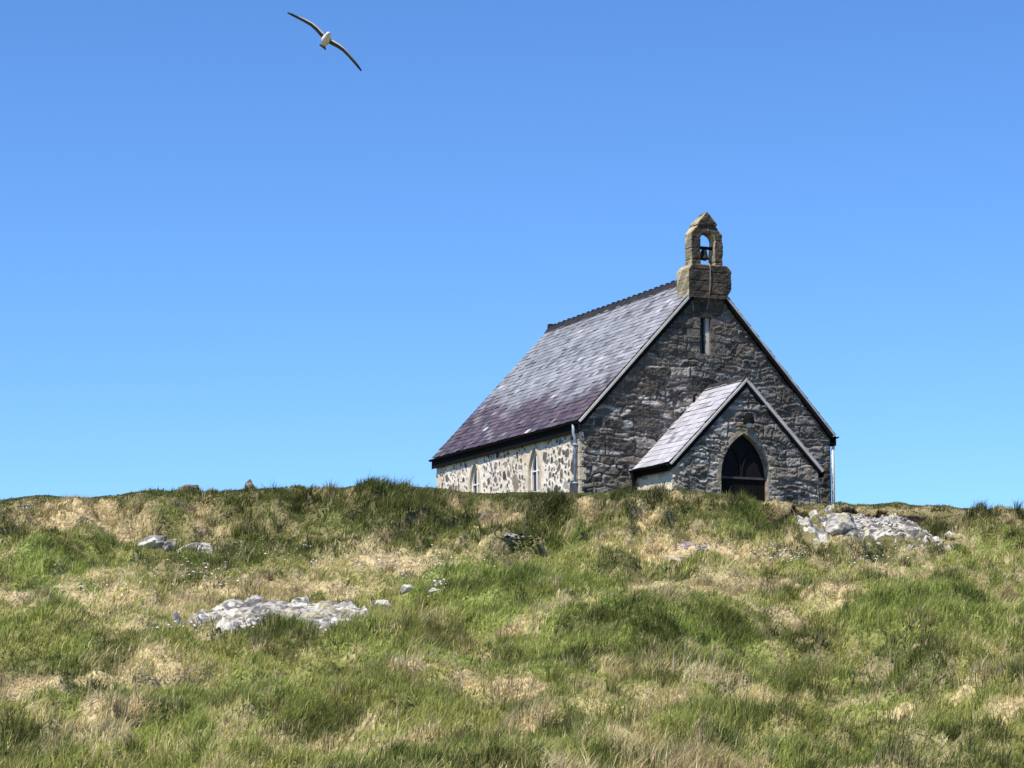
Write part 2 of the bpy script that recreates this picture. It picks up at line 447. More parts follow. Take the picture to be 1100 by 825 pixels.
# ------------------------------------------------------------------ ground sheet
def axis(fine0, fine1, step, outer):
    a = list(np.arange(fine0, fine1 + 1e-6, step))
    s = step; p = fine1
    while p < outer: s *= 1.35; p += s; a.append(p)
    s = step; p = fine0; pre = []
    while p > -outer: s *= 1.35; p -= s; pre.append(p)
    return np.array(pre[::-1] + a)
gx = axis(-15.0, 15.0, 0.06, 3000); gy = axis(13.0, 52.0, 0.07, 3000)
GX, GY = np.meshgrid(gx, gy, indexing='ij')
GZ = ground(GX, GY)
gu, gv = uv_of(GX, GY)
push, bare, lip = ledge_info(gu, gv)
tone, *_ = turf_tone(GX.ravel(), GY.ravel())
thatch = lerp(tone, np.broadcast_to(np.array([.10, .08, .05]), tone.shape), .45)
sst = masks(gu.ravel(), gv.ravel())[0]
thatch = lerp(thatch, np.broadcast_to(C_straw * .85, tone.shape), np.clip(sst * .8, 0, 1))
soil_shade_col = np.array([.030, .022, .015])  # bare soil, its dark tone also painting the shade beneath turf lips
thatch = lerp(thatch, np.broadcast_to(soil_shade_col, tone.shape), bare.ravel())
V = np.stack([GX, GY - push - lean_out(GX, GY, gv), GZ - 0.02], -1).reshape(-1, 3)
V[:, 2] += bare.ravel() * (fbm(V[:, 0] * 14, V[:, 1] * 14, 7, 3) - .5) * .08
g_me = mesh_np('ground', V, [grid_faces(len(gx), len(gy))], thatch, smooth=True)
ground_ob = link_mesh('ground', g_me, M_soil)
ground_ob['kind'] = 'structure'

# sea far behind the island, hidden by the hill from the foot
sea = MB(); sea.add([(-9000, 3100, -29), (9000, 3100, -29), (9000, 15000, -29), (-9000, 15000, -29)], [(0, 1, 2, 3)])
M_sea = mat('sea_water', (0.02, 0.05, 0.08), 0.15, colour2=(0.03, 0.06, 0.09), scale=.01, var=.0)
sea_ob = sea.build('sea', M_sea); sea_ob['kind'] = 'structure'

# ------------------------------------------------------------------ rocks
def rock_tone(p, seed, dark=0.35):
    a = fbm(p[:, 0] * 5 + seed, p[:, 1] * 5 + p[:, 2] * 4, 201 + seed, 4)
    b = fbm(p[:, 0] * 16 + seed, p[:, 1] * 16 + p[:, 2] * 13, 211 + seed, 3)
    c = fbm(p[:, 0] * 2 + 3 * seed, p[:, 1] * 2 + p[:, 2] * 2, 221 + seed, 3)
    col = lerp(np.array([.47, .455, .405]), np.array([.32, .31, .285]), sstep(.4, .65, c))
    col = lerp(col, np.broadcast_to([.12, .12, .115], col.shape), sstep(.53, .60, a) * (.55 + dark))
    col = lerp(col, np.broadcast_to([.045, .045, .044], col.shape), sstep(.55, .63, b) * np.minimum(dark * 1.8, 1))
    col = lerp(col, np.broadcast_to([.40, .36, .19], col.shape), sstep(.62, .74, fbm(p[:, 0] * 4 + 9, p[:, 1] * 4 + seed, 231, 3)) * .4)
    return col

def boulder(name, label, u, v, w, h, d, seed, rot=0.0, sink=0.35, dark=.35, planes=13, peak=0.0, tone=None):
    """a chunky weathered boulder: w across, d deep, h high, standing at (u, v)"""
    x, y, z = at_uv(u, v)
    r = np.random.default_rng(seed)
    bm = bmesh.new(); bmesh.ops.create_icosphere(bm, subdivisions=5, radius=1)
    P = np.array([q.co[:] for q in bm.verts]); F = np.array([[q.index for q in f.verts] for f in bm.faces]); bm.free()
    n = r.normal(size=(planes, 3)); n /= np.linalg.norm(n, axis=1)[:, None]
    n = np.vstack([n, [[0, 0, 1], [.5, -.7, .5], [-.6, -.6, .5]]]); n /= np.linalg.norm(n, axis=1)[:, None]
    hh = np.concatenate([r.uniform(.62, .95, planes), [.75, .8, .8]])
    dn = np.maximum(P @ n.T, 1e-3) / hh
    rad = (dn ** 14).sum(1) ** (-1 / 14.)
    Q = P * rad[:, None]
    nn = fbm(P[:, 0] * 2.5 + seed, P[:, 1] * 2.5 + P[:, 2] * 3.1, seed, 4) - .5
    n2 = fbm(P[:, 0] * 9 + seed, P[:, 1] * 9 + P[:, 2] * 8, seed + 4, 3) - .5
    Q = Q * (1 + nn * .28 + n2 * .12)[:, None]
    Q[:, :2] *= (1 - peak * np.clip(Q[:, 2:3] * .5 + .45, 0, 1))
    Q = Q * np.array([w / 2, d / 2, h / 2 * (1 + sink)])
    c, s = math.cos(rot), math.sin(rot)
    Q = np.stack([Q[:, 0] * c - Q[:, 1] * s, Q[:, 0] * s + Q[:, 1] * c, Q[:, 2]], 1)
    col = rock_tone(Q + np.array([seed, 0, 0]), seed, dark)
    if tone is not None: col = col * np.array(tone)
    me = mesh_np(name, Q, [F], col, smooth=True)
    o = link_mesh(name, me, M_rock)
    o.location = (x, y + d * .3, z + h / 2 * (1 - sink))
    tag(o, label, 'rock')
    ROCKS.append((x, y + d * .3, w * .46, d * .42))
    return o

def outcrop(name, label, u0, u1, v0, v1, lumps, seed, dark=.35, hz=.22, amp=1.0, bed=0.0):
    """bedrock breaking through the turf: one continuous lumpy mesh; lumps in shares of the box"""
    xs0, ya, _ = at_uv(u0, (v0 + v1) / 2); xs1, yb, _ = at_uv(u1, (v0 + v1) / 2)
    _, ynear, _ = at_uv((u0 + u1) / 2, v1); _, yfar, _ = at_uv((u0 + u1) / 2, v0)
    w = xs1 - xs0; dpt = yfar - ynear
    nx = int(w / .022) + 20; ny = int(dpt / .03) + 20
    ax = np.linspace(xs0 - .15, xs1 + .15, nx); ay = np.linspace(ynear - .15, yfar + .15, ny)
    X, Y = np.meshgrid(ax, ay, indexing='ij')
    U = (X - xs0) / w; Wv = (Y - ynear) / dpt
    wx = (fbm(X * 3, Y * 3, seed + 1, 3) - .5) * .25 * .6; wy = (fbm(X * 3 + 7, Y * 3, seed + 2, 3) - .5) * .5
    env = np.full(X.shape, -1.0)
    for k, (a, b, ra, rb, hh) in enumerate(lumps):
        q = (np.abs((U + wx * .30 - a) / ra) ** 2.2 + np.abs((Wv + wy * .5 - b) / rb) ** 2.2)
        env = np.maximum(env, (1 - q) * (.6 + .4 * hh))
    env = env - sstep(.56, .66, fbm(X * 2.3 + seed, Y * 2.0, seed + 41, 3)) * (.9 if w > 1.6 else .15)      # pockets of turf
    # blocks of bedrock parted by cracks, each with its own height and tilt
    r = np.random.default_rng(seed)
    area = w * dpt; ns = int(np.clip(area / .045, 16, 130))
    sx = r.uniform(xs0 - .1, xs1 + .1, ns); sy = r.uniform(ynear - .1, yfar + .1, ns)
    hx = r.uniform(.0, 1.0, ns); tx = r.normal(0, .14, ns); ty = r.normal(.05, .14, ns)
    jx = X + (fbm(X * 2.2, Y * 2.2, seed + 31, 3) - .5) * .55; jy = Y + (fbm(X * 2.2 + 9, Y * 2.2, seed + 32, 3) - .5) * .75
    D = np.sqrt(((jx[..., None] - sx) * 1.0) ** 2 + ((jy[..., None] - sy) * .62) ** 2)
    srt = np.argsort(D, -1)[..., :2]
    d1 = np.take_along_axis(D, srt[..., :1], -1)[..., 0]; d2 = np.take_along_axis(D, srt[..., 1:], -1)[..., 0]; k1 = srt[..., 0]
    crack = sstep(-.01, .10, d2 - d1) ** .8
    blk = (.60 + .40 * hx[k1]) + (X - sx[k1]) * tx[k1] * 2.2 + (Y - sy[k1]) * ty[k1] * 1.6
    body = hz * (.45 + .55 * blk) * np.clip(env * 2.2, 0, 1) ** .6
    hmap = np.where(env > 0, body * (.22 + .78 * crack) - .02, -.04 + env * .12)
    hmap = hmap + (fbm(X * 6, Y * 6, seed + 7, 4) - .5) * .07 * amp + (fbm(X * 17, Y * 17, seed + 8, 3) - .5) * .045 * amp
    Z = ground(X, Y, True, False) - bed + hmap
    P = np.stack([X, Y, Z], -1).reshape(-1, 3)
    col = rock_tone(P, seed, dark)
    o0 = np.array([(xs0 + xs1) / 2, (ynear + yfar) / 2, 0]); o0[2] = float(ground(o0[0], o0[1]))
    me = mesh_np(name, P - o0, [grid_faces(nx, ny)], col, smooth=True)
    o = link_mesh(name, me, M_rock); o.location = o0
    tag(o, label, 'rock')
    ROCKMASK.append((ax, ay, Z > ground(X, Y) - .012))
    return o

outcrop('rock_outcrop', 'long low outcrop of pale lumpy bedrock in the turf, largest rock left of the chapel', 180, 390, 648, 682,
        [(.34, .62, .30, .30, .5), (.76, .60, .24, .34, .6), (.08, .55, .085, .32, .9), (.16, .80, .09, .20, .9), (.17, .42, .07, .25, .8), (.27, .85, .08, .14, .7), (.28, .30, .10, .28, .9), (.38, .18, .09, .22, .8), (.40, .52, .08, .26, .8),
         (.50, .35, .08, .30, .9), (.57, .72, .075, .30, 1.35), (.66, .45, .09, .30, .9), (.72, .78, .07, .24, 1.1), (.80, .50, .085, .34, 1.0), (.88, .66, .07, .28, 1.0), (.90, .30, .10, .25, .7), (.97, .62, .05, .18, .5)],
        11, dark=.42, hz=.085, bed=-.03)
outcrop('rock_outcrop', 'broad grey and white lichened bedrock slab under the turf lip right of the chapel', 892, 1006, 562, 592,
        [(.5, .5, .5, .5, .6), (.18, .42, .24, .45, .9), (.42, .55, .24, .48, 1.0), (.60, .30, .22, .40, .9), (.64, .75, .20, .35, 1.25), (.82, .72, .16, .30, 1.0), (.92, .82, .09, .18, .7), (.30, .80, .2, .2, .7)],
        23, dark=.55, hz=.10, bed=.0)
outcrop('rock_outcrop', 'small pale rock ledge under a dark turf lip just below the chapel porch', 823, 876, 559, 575,
        [(.5, .55, .5, .45, .6), (.22, .70, .24, .42, 1.2), (.45, .45, .25, .42, .9), (.72, .50, .22, .40, .8), (.92, .80, .10, .25, .9)], 31, dark=.3, hz=.09, bed=-.05)
boulder('boulder', 'rounded pale boulder at the left end of the bedrock slab right of the chapel', 906, 574, .66, .42, .8, 41, dark=.30)
boulder('boulder', 'white pointed rock at the left end of the trio below the left skyline', 163, 590, .52, .28, .5, 42, rot=.3, dark=.2)
boulder('boulder', 'small cracked rock in the middle of the trio below the left skyline', 181, 593, .24, .25, .3, 43, rot=-.4, dark=.4)
boulder('boulder', 'flat white lichened slab at the right end of the trio below the left skyline', 210, 595, .74, .22, .7, 44, dark=.3, planes=9)
boulder('boulder', 'tilted pale stone lying just right of the long low outcrop', 411, 656, .26, .15, .25, 45, rot=.5, dark=.3)
boulder('boulder', 'small pale stone higher up the slope beside the tilted one', 437, 641, .17, .10, .2, 46, dark=.2)
boulder('boulder', 'tiny pale stone in dry grass, rightmost of the stones trailing from the long outcrop', 466, 638, .20, .08, .2, 47, dark=.2)
boulder('boulder', 'pointed dark stone with a pale left edge standing alone on the left skyline', 268, 524, .32, .27, .3, 48, rot=.5, planes=7, tone=(.50, .48, .46), sink=.12, peak=.95)
boulder('boulder', 'flat brown stone lying on the left skyline', 201, 526, .52, .20, .5, 49, planes=8, tone=(.40, .36, .32), sink=.3)
boulder('boulder', 'grey stone with leafy growth around it below the chapel side windows', 549, 583, .46, .18, .5, 50, rot=-.3, dark=.5, tone=(.75, .74, .68))
boulder('boulder', 'flat pinkish grey stone beside the lilac flowers in the middle of the slope', 722, 604, .62, .12, .5, 52, planes=7, tone=(.85, .76, .70), dark=.2)

# ------------------------------------------------------------------ chapel
CX, CY, CYAW = 1.5467, 51.6426, R(24.11)
BASE = 4.20
EZ = 6.583 - BASE                       # eaves line above the base
W, L, H = 7.0, 9.04, 3.77               # roof span at the eaves line, length, eaves to ridge
A0, A1 = 0.08, 6.92                     # outer wall faces
GF = 0.10                               # gable face stands this far back from the roof verge
chapel = thing('chapel', 'small grey stone chapel with slate roof, bellcote and gabled porch on the hilltop', 'chapel', (CX, CY, BASE), CYAW)

def roof_z(x): return EZ + H * (1 - abs(x - W / 2) / (W / 2))

def coursed(X, Z, seed, hmin=.10, hmax=.38, wmin=.11, wmax=.75, quoin=None):
    """random coursed rubble: returns relief, stone id noise values, joint mask"""
    r = np.random.default_rng(seed)
    wx = (fbm(X * 2.1, Z * 2.1, seed + 1, 3) - .5) * .30 + (fbm(X * 6, Z * 6, seed + 7, 2) - .5) * .10; wz = (fbm(X * 1.3 + 9, Z * 1.3, seed + 2, 2) - .5) * .26 + (fbm(X * 6, Z * 6, seed + 8, 2) - .5) * .085
    x = X + wx; z = Z + wz
    zb = [Z.min() - .6]
    while zb[-1] < Z.max() + .6: zb.append(zb[-1] + r.uniform(hmin, hmax))
    zb = np.array(zb); row = np.clip(np.searchsorted(zb, z) - 1, 0, len(zb) - 2)
    dz = np.minimum(z - zb[row], zb[row + 1] - z)
    dx = np.zeros_like(x); sid = np.zeros(x.shape, int); split = np.zeros_like(x)
    nxt = 0
    for k in range(len(zb) - 1):
        m = row == k
        xb = [X.min() - .8 - r.uniform(0, .4)]; hk = zb[k + 1] - zb[k]
        while xb[-1] < X.max() + .8: xb.append(xb[-1] + np.clip(r.lognormal(math.log(hk * 1.7), .55), wmin, wmax))
        xb = np.array(xb); ci = np.clip(np.searchsorted(xb, x[m]) - 1, 0, len(xb) - 2)
        d_ = np.minimum(x[m] - xb[ci], xb[ci + 1] - x[m])
        # some stones are two thin ones
        sp = r.random(len(xb)) < .26
        zmid = (zb[k] + zb[k + 1]) / 2 + (r.random(len(xb)) - .5) * hk * .3
        up = (z[m] > zmid[ci]) & sp[ci]
        dzm = np.where(sp[ci], np.abs(z[m] - zmid[ci]), 9)
        dz[m] = np.minimum(dz[m], dzm)
        dx[m] = d_; sid[m] = nxt + ci * 2 + up; nxt += len(xb) * 2
    d = np.minimum(dx, dz) - .006 + (fbm(X * 14, Z * 14, seed + 3, 2) - .5) * .022
    R1 = r.random(nxt + 2); R2 = r.random(nxt + 2); R3 = r.random(nxt + 2)
    return d, R1[sid], R2[sid], R3[sid]

def panel(name, u0, u1, z0, z1, step, keep_fn, place, relief_fn, material, parent, edge_fn=None):
    nu = int((u1 - u0) / step) + 1; nz = int((z1 - z0) / step) + 1
    U, Z = np.meshgrid(np.linspace(u0, u1, nu), np.linspace(z0, z1, nz), indexing='ij')
    hgt, col = relief_fn(U, Z)
    if edge_fn is not None: hgt = hgt * edge_fn(U, Z)
    cu = (U[:-1, :-1] + U[1:, 1:]) / 2; cz = (Z[:-1, :-1] + Z[1:, 1:]) / 2
    keep = keep_fn(cu, cz)
    F = grid_faces(nu, nz, keep)
    P = place(U, Z, hgt).reshape(-1, 3); C = col.reshape(-1, 3)
    used = np.unique(F); remap = np.zeros(len(P), int); remap[used] = np.arange(len(used))
    me = mesh_np(name, P[used], [remap[F]], C[used], smooth=True)
    return link_mesh(name, me, material, parent)

def gable_relief(seed, light_fn, base=(.092, .084, .074), cream=0.0):
    def fn(U, Z):
        d, r1, r2, r3 = coursed(U, Z, seed)
        prof = sstep(0, .022, d)
        rough = fbm(U * 9, Z * 13, seed + 11, 4) - .5
        fine = fbm(U * 26, Z * 34, seed + 13, 3) - .5
        hgt = prof * (.014 + .038 * r1) + prof * (rough * .060 + fine * .026) + (fbm(U * 1.2, Z * 1.2, seed + 5, 2) - .5) * .02
        tone = .50 + 1.0 * r2 ** 1.6
        col = np.array(base)[None, None, :] * tone[..., None]
        col = lerp(col, np.broadcast_to([.17, .135, .10], col.shape), sstep(.7, .85, r3) * .35)
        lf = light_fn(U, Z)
        streak = fbm(U * 3.0, Z * 8.0, seed + 21, 4)  # raking-light highlights painted into the stone colour as pale streaks
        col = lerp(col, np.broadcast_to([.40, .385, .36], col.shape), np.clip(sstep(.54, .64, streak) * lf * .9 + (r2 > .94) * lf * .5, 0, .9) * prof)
        mort = np.array([.20, .19, .17]) * (.45 + .9 * fbm(U * 5, Z * 5, seed + 23, 3))[..., None]
        mort = lerp(mort, np.broadcast_to([.07, .068, .065], mort.shape), sstep(.48, .60, fbm(U * 1.6, Z * 1.6, seed + 25, 3)) * .8)
        col = lerp(mort, col, prof)
        return hgt, col
    return fn

# --- west gable wall
SL0, SL1, SLZ0, SLZ1 = 3.30, 3.60, EZ + 1.76, EZ + 2.67
def g_keep(u, z):
    inside = (z < roof_z(u) - .10) & (u > A0) & (u < A1)
    slit = (u > SL0) & (u < SL1) & (z > SLZ0) & (z < SLZ1)
    porch = (u > 1.9) & (u < 5.1) & (z < EZ - 1.4)
    return inside & ~slit & ~porch
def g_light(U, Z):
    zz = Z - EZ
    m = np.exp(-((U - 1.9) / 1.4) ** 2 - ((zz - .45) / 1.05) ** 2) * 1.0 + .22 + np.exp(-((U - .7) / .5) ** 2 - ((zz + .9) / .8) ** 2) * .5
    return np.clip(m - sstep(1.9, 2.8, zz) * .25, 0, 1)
def g_edge(U, Z): return sstep(0, .05, np.minimum(U - A0, A1 - U))
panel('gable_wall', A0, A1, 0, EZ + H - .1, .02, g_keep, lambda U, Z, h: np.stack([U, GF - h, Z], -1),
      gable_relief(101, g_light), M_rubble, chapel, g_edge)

# --- long side wall towards the sun
WINS = [2.60, 6.28]
WA, WSP, WTOP = 0.33, EZ - 1.02, EZ - .36
def arch_half(z, a, sp, top):
    """half width of a pointed arch at height z"""
    h = top - sp; rr = (a * a + h * h) / (2 * a)
    t = np.clip(z - sp, 0, h)
    return np.where(z <= sp, a, np.where(z >= top, -1, np.sqrt(np.maximum(rr * rr - t * t, 0)) - (rr - a)))
def side_keep(u, z):
    k = (u > GF) & (u < L - GF) & (z < EZ + .05)
    for w in WINS: k &= ~(np.abs(u - w) < arch_half(z, WA, WSP, WTOP))
    return k
def side_relief(U, Z):
    r = np.random.default_rng(77)
    und = fbm(U * 3, Z * 3, 301, 3) - .5; rg = fbm(U * 12, Z * 12, 303, 3) - .5
    hgt = .012 + und * .03 + rg * .016
    mort = lerp(np.array([.58, .525, .43]), np.array([.68, .635, .55]), sstep(.4, .62, fbm(U * 2.2, Z * 2.2, 305, 3)))
    mort = lerp(mort, np.broadcast_to([.50, .42, .31], mort.shape), sstep(.56, .70, fbm(U * 1.4 + 5, Z * 1.6, 307, 3)) * .6)
    col = mort
    wu = U + (fbm(U * 7, Z * 7, 309, 3) - .5) * .09; wz = Z + (fbm(U * 7 + 30, Z * 7, 311, 3) - .5) * .09
    spots = []
    def free(u, z, rr):
        if any(abs(u - w) < .33 + .17 + rr for w in WINS): return False
        return all((u - a) ** 2 + (z - b) ** 2 > (rr + c) ** 2 * .9 for a, b, c in spots)
    big = [(3.72, EZ - 1.13, .21), (4.95, EZ - .95, .11), (2.0, EZ - .66, .13), (1.15, EZ - .62, .10), (.38, EZ - 1.05, .20), (.42, EZ - 1.55, .20), (1.2, EZ - 1.02, .11), (1.35, EZ - 1.5, .13), (.8, EZ - 1.45, .12), (.75, EZ - .7, .12), (4.4, EZ - .9, .12), (5.4, EZ - .95, .09), (7.9, EZ - .9, .1)]
    for b in big: spots.append(b)
    for _ in range(7000):
        rr = float(np.clip(r.lognormal(math.log(.05), .5), .02, .13))
        u = r.uniform(.15, L - .2); z = r.uniform(0, EZ)
        if free(u, z, rr + .004): spots.append((u, z, rr))
        if len(spots) > 640: break
    for k, (a, b, rr) in enumerate(spots):
        s = np.random.default_rng(k + 900); asp = s.uniform(.86, 1.22); rot = s.uniform(-.5, .5)
        i0 = np.abs(U[:, 0] - a) < rr * 2.2; j0 = np.abs(Z[0, :] - b) < rr * 2.2
        if not i0.any() or not j0.any(): continue
        ii = np.ix_(i0, j0)
        du = (wu[ii] - a); dz = (wz[ii] - b)
        p = (du * math.cos(rot) + dz * math.sin(rot)) / (rr * asp); q = (-du * math.sin(rot) + dz * math.cos(rot)) / (rr / asp * 1.05)
        m = 1 - sstep(.80, 1.0, (np.abs(p) ** 3 + np.abs(q) ** 3) ** (1 / 3.))
        g = s.uniform(.045, .15) if s.random() < .8 else s.uniform(.18, .32); tint_ = np.array([1, .97, .92]) if s.random() < .7 else np.array([1.1, .93, .75])
        col[ii] = lerp(col[ii], np.broadcast_to(g * tint_, col[ii].shape), m)
        hgt[ii] = hgt[ii] + m * s.uniform(.0, .022)
    return hgt, col
panel('side_wall', GF, L - GF, 0, EZ + .05, .02, side_keep, lambda U, Z, h: np.stack([A0 - h, U, Z], -1), side_relief, M_harl, chapel,
      lambda U, Z: sstep(0, .05, np.minimum(U - GF, L - GF - U)))

# --- walls that face away, and the core behind the panels
mb = MB(); mb.box((A1 - .35, GF + .004, 0), (A1, L - GF, EZ - .04)); mb.build('side_wall', M_plain, chapel)
mb = MB(); mb.prism([(A0 + .003, 0), (A1 - .36, 0), (A1 - .36, EZ), (W / 2, EZ + H - .45), (A0 + .003, EZ - .05)], L - GF - .35, L - GF - .003)
mb.build('gable_wall', M_plain, chapel)
mb = MB(); mb.prism([(A0 + .45, 0), (A1 - .36, 0), (A1 - .36, EZ), (W / 2, EZ + H - .5), (A0 + .45, EZ)], GF + .45, L - .5)
mb.build('inner_wall', M_door, chapel)

# --- roof slopes with real slates
def slope(name, x_e, z_e, x_r, z_r, y0, y1, parent, seed, tone_fn, exp=.165, wid=.23, flip=False):
    """slates laid from the eaves line (x_e,z_e) to the ridge (x_r,z_r) between y0 and y1"""
    r = np.random.default_rng(seed)
    e = Vector((x_e, 0, z_e)); rg = Vector((x_r, 0, z_r)); up = (rg - e); ln = up.length; up.normalize()
    yv = Vector((0, 1, 0)); nrm = yv.cross(up)
    if nrm.z < 0: nrm = -nrm
    V = []; F = []; C = []
    def quadbox(p0, p1, s0, s1, l0, l1, th, col, sk=0):
        b = len(V)
        for (yy, ss, ll) in ((p0, s0 + sk, l0), (p1, s0 - sk, l0), (p1, s1, l1), (p0, s1, l1)):
            q = e + up * ss + yv * yy + nrm * ll; V.append(q[:]); C.append(col)
        for (yy, ss, ll) in ((p0, s0 + sk, l0 - th), (p1, s0 - sk, l0 - th), (p1, s1, l1 - th), (p0, s1, l1 - th)):
            q = e + up * ss + yv * yy + nrm * ll; V.append(q[:]); C.append(col)
        F.extend([(b, b+1, b+2, b+3), (b+7, b+6, b+5, b+4), (b, b+4, b+5, b+1), (b+1, b+5, b+6, b+2), (b+2, b+6, b+7, b+3), (b+3, b+7, b+4, b)])
    quadbox(y0 + .02, y1 - .02, .02, ln - .02, -.03, -.03, .06, (.03, .03, .032))      # battens and boards
    nrow = int(ln / exp) + 1
    for k in range(nrow):
        s0 = k * exp; s1 = min(s0 + exp * 1.75, ln + .02)
        off = (k % 2) * .5 * wid + r.uniform(-.03, .03)
        y = y0 - off
        while y < y1:
            ww = wid * r.uniform(.85, 1.15)
            p0 = max(y, y0); p1 = min(y + ww, y1)
            if p1 - p0 > .03:
                lift = r.uniform(0, .010) + (.012 if r.random() < .06 else 0)
                quadbox(p0 + .003, p1 - .003, s0 + r.uniform(-.008, .008), s1, .018 + lift, .002 + r.uniform(0, .003), .009,
                        tone_fn((p0 + p1) / 2, s0 / ln, r), r.uniform(-.008, .008))
            y += ww
    me = mesh_np(name, np.array(V), [np.array(F)], np.array(C))
    return link_mesh(name, me, M_slate, parent)

def main_tone(y, s, r):
    n = float(fbm(np.array([y * .5]), np.array([s * 5.0]), 401, 3)[0]); n2 = float(fbm(np.array([y * 1.2]), np.array([s * 9.0]), 403, 3)[0])
    edge = .235 + .11 * (y / L) + (n - .5) * .30
    purple = float(sstep(-.10, .08, edge - s + r.normal(0, .03)))
    g = r.uniform(.75, 1.2) * (.86 + .4 * (n2 - .3))
    grey = np.array([.275, .282, .296]) * g * (1.0 - .12 * y / L)
    pur = np.array([.092, .065, .068]) * r.uniform(.55, 1.35)
    c = grey * (1 - purple) + pur * purple
    q = r.random()
    if q < .012: c = np.array([.42, .42, .43])
    elif q < .10: c = c * .55
    elif q < .15: c = np.array([.17, .16, .155])
    return tuple(c)
OV = .02
slope('roof', -OV, EZ - OV * H / 3.5, W / 2, EZ + H, 0, L, chapel, 5, main_tone)
slope('roof', W + OV, EZ - OV * H / 3.5, W / 2, EZ + H, 0, L, chapel, 6, main_tone)
# ridge tiles with a small roll on every joint
mb = MB()
y = .92; k = 0
while y < L + .02:
    y2 = min(y + .30, L + .03)
    t = random.uniform(-.006, .006)
    mb.prism([(W/2 - .17, EZ + H - .15 + t), (W/2 - .155, EZ + H - .13 + t), (W/2 - .03, EZ + H + .055 + t), (W/2 + .03, EZ + H + .055 + t), (W/2 + .155, EZ + H - .13 + t), (W/2 + .17, EZ + H - .15 + t), (W/2, EZ + H + .02 + t)], y, y2 - .006)
    mb.prism([(W/2 - .06, EZ + H + .03 + t), (W/2 - .035, EZ + H + .095 + t), (W/2 + .035, EZ + H + .095 + t), (W/2 + .06, EZ + H + .03 + t)], y2 - .10, y2 + .012)
    y = y2
mb.box((W/2 - .05, L - .12, EZ + H + .05), (W/2 + .05, L + .04, EZ + H + .13))
mb.build('ridge_tiles', M_ridge, chapel)

def barge(parent, xe, ze, xr, zr, y0, y1, deep, name='bargeboard', m=None, top_gap=.02):
    """board hung under the verge from eaves to ridge"""
    d = Vector((xr - xe, 0, zr - ze)); n = Vector((-d.z, 0, d.x)).normalized()
    if n.z < 0: n = -n
    a = Vector((xe, 0, ze)) - n * top_gap; b = Vector((xr, 0, zr)) - n * top_gap
    prof = [(a.x, a.z), (b.x, b.z), (b.x - n.x * 0, b.z - deep / max(n.z, .2)), (a.x - n.x * deep, a.z - n.z * deep)]
    mb = MB(); mb.prism(prof, y0, y1)
    return mb.build(name, m or M_barge, parent, bevel=.006)
# pale board on the sunlit verge, thin mortar fillet on the other
barge(chapel, -OV, EZ - OV * H / 3.5, W/2, EZ + H, -.035, .005, .055)
barge(chapel, W + OV, EZ - OV * H / 3.5, W/2, EZ + H, -.035, .005, .04)
barge(chapel, -OV + .05, EZ - OV * H / 3.5 - .02, W/2, EZ + H - .10, -.01, GF - .01, .09, 'verge_shade_board', M_black)  # added black strip standing in for the shade under the barge
barge(chapel, W + OV - .05, EZ - OV * H / 3.5 - .05, W/2, EZ + H - .08, -.01, GF - .01, .06, 'verge_shade_board', M_black)
# soffits behind the boards
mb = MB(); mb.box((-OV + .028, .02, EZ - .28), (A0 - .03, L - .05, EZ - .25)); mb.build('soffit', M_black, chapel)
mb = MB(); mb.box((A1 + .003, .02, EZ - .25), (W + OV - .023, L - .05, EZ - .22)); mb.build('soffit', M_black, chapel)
def gutter(parent, x, z, y0, y1, side, r=.075):
    mb = MB(); n = 8
    prof = [(x + r * math.cos(a), z + r * math.sin(a)) for a in [math.pi + math.pi * i / n for i in range(n + 1)]]
    inner = [(x + (r - .012) * math.cos(a), z + (r - .012) * math.sin(a)) for a in [2 * math.pi - math.pi * i / n for i in range(n + 1)]]
    mb.prism(prof + inner, y0, y1)
    return mb.build('gutter', M_black, parent)
gutter(chapel, -OV - .035, EZ - .055, -.02, L + .02, -1, .052)
gutter(chapel, W + OV + .035, EZ - .055, -.02, L + .02, 1, .052)
mb = MB(); mb.box((-OV - .005, 0.0, EZ - .30), (-OV + .025, L - .01, EZ - .06)); mb.build('fascia', M_black, chapel)  # black face stands in for the shade band under the eaves
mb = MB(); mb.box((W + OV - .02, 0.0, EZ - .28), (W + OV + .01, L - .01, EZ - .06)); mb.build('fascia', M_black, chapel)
# downpipes
mb = MB(); mb.tube([(-OV - .035, .16, EZ - .10), (-OV - .035, .16, EZ - .30), (A0 - .09, .17, EZ - .42), (A0 - .09, .17, .0)], .036, 10)
for z in (EZ - .6, EZ - 1.5): mb.box((A0 - .14, .12, z), (A0 + .01, .22, z + .05))
o = mb.build('downpipe', M_pipe, chapel, smooth=True); o['label'] = 'pale blue grey downpipe'
mb = MB(); mb.tube([(W + OV + .035, .16, EZ - .10), (W + OV + .035, .16, EZ - .26), (A1 + .075, .12, EZ - .42), (A1 + .075, .12, 0)], .04, 10)
o = mb.build('downpipe', M_white, chapel, smooth=True); o['label'] = 'white downpipe'
mb = MB(); mb.box((A1 - .16, GF - .10, EZ - 2.02), (A1 - .02, GF + .02, EZ - 1.74)); mb.build('vent_box', M_black, chapel)
# tan corner dressing
mb = MB(); z = 0.0; k = 0
while z < EZ - .26:
    h_ = random.uniform(.26, .40); z2 = min(z + h_, EZ - .26)
    mb.box((A0 - .025, GF - .025, z + .006), (A0 + (.16 if k % 2 else .10), GF + (.12 if k % 2 else .16), z2 - .006)); z = z2; k += 1
mb.build('corner_stones', M_sand, chapel, bevel=.01)

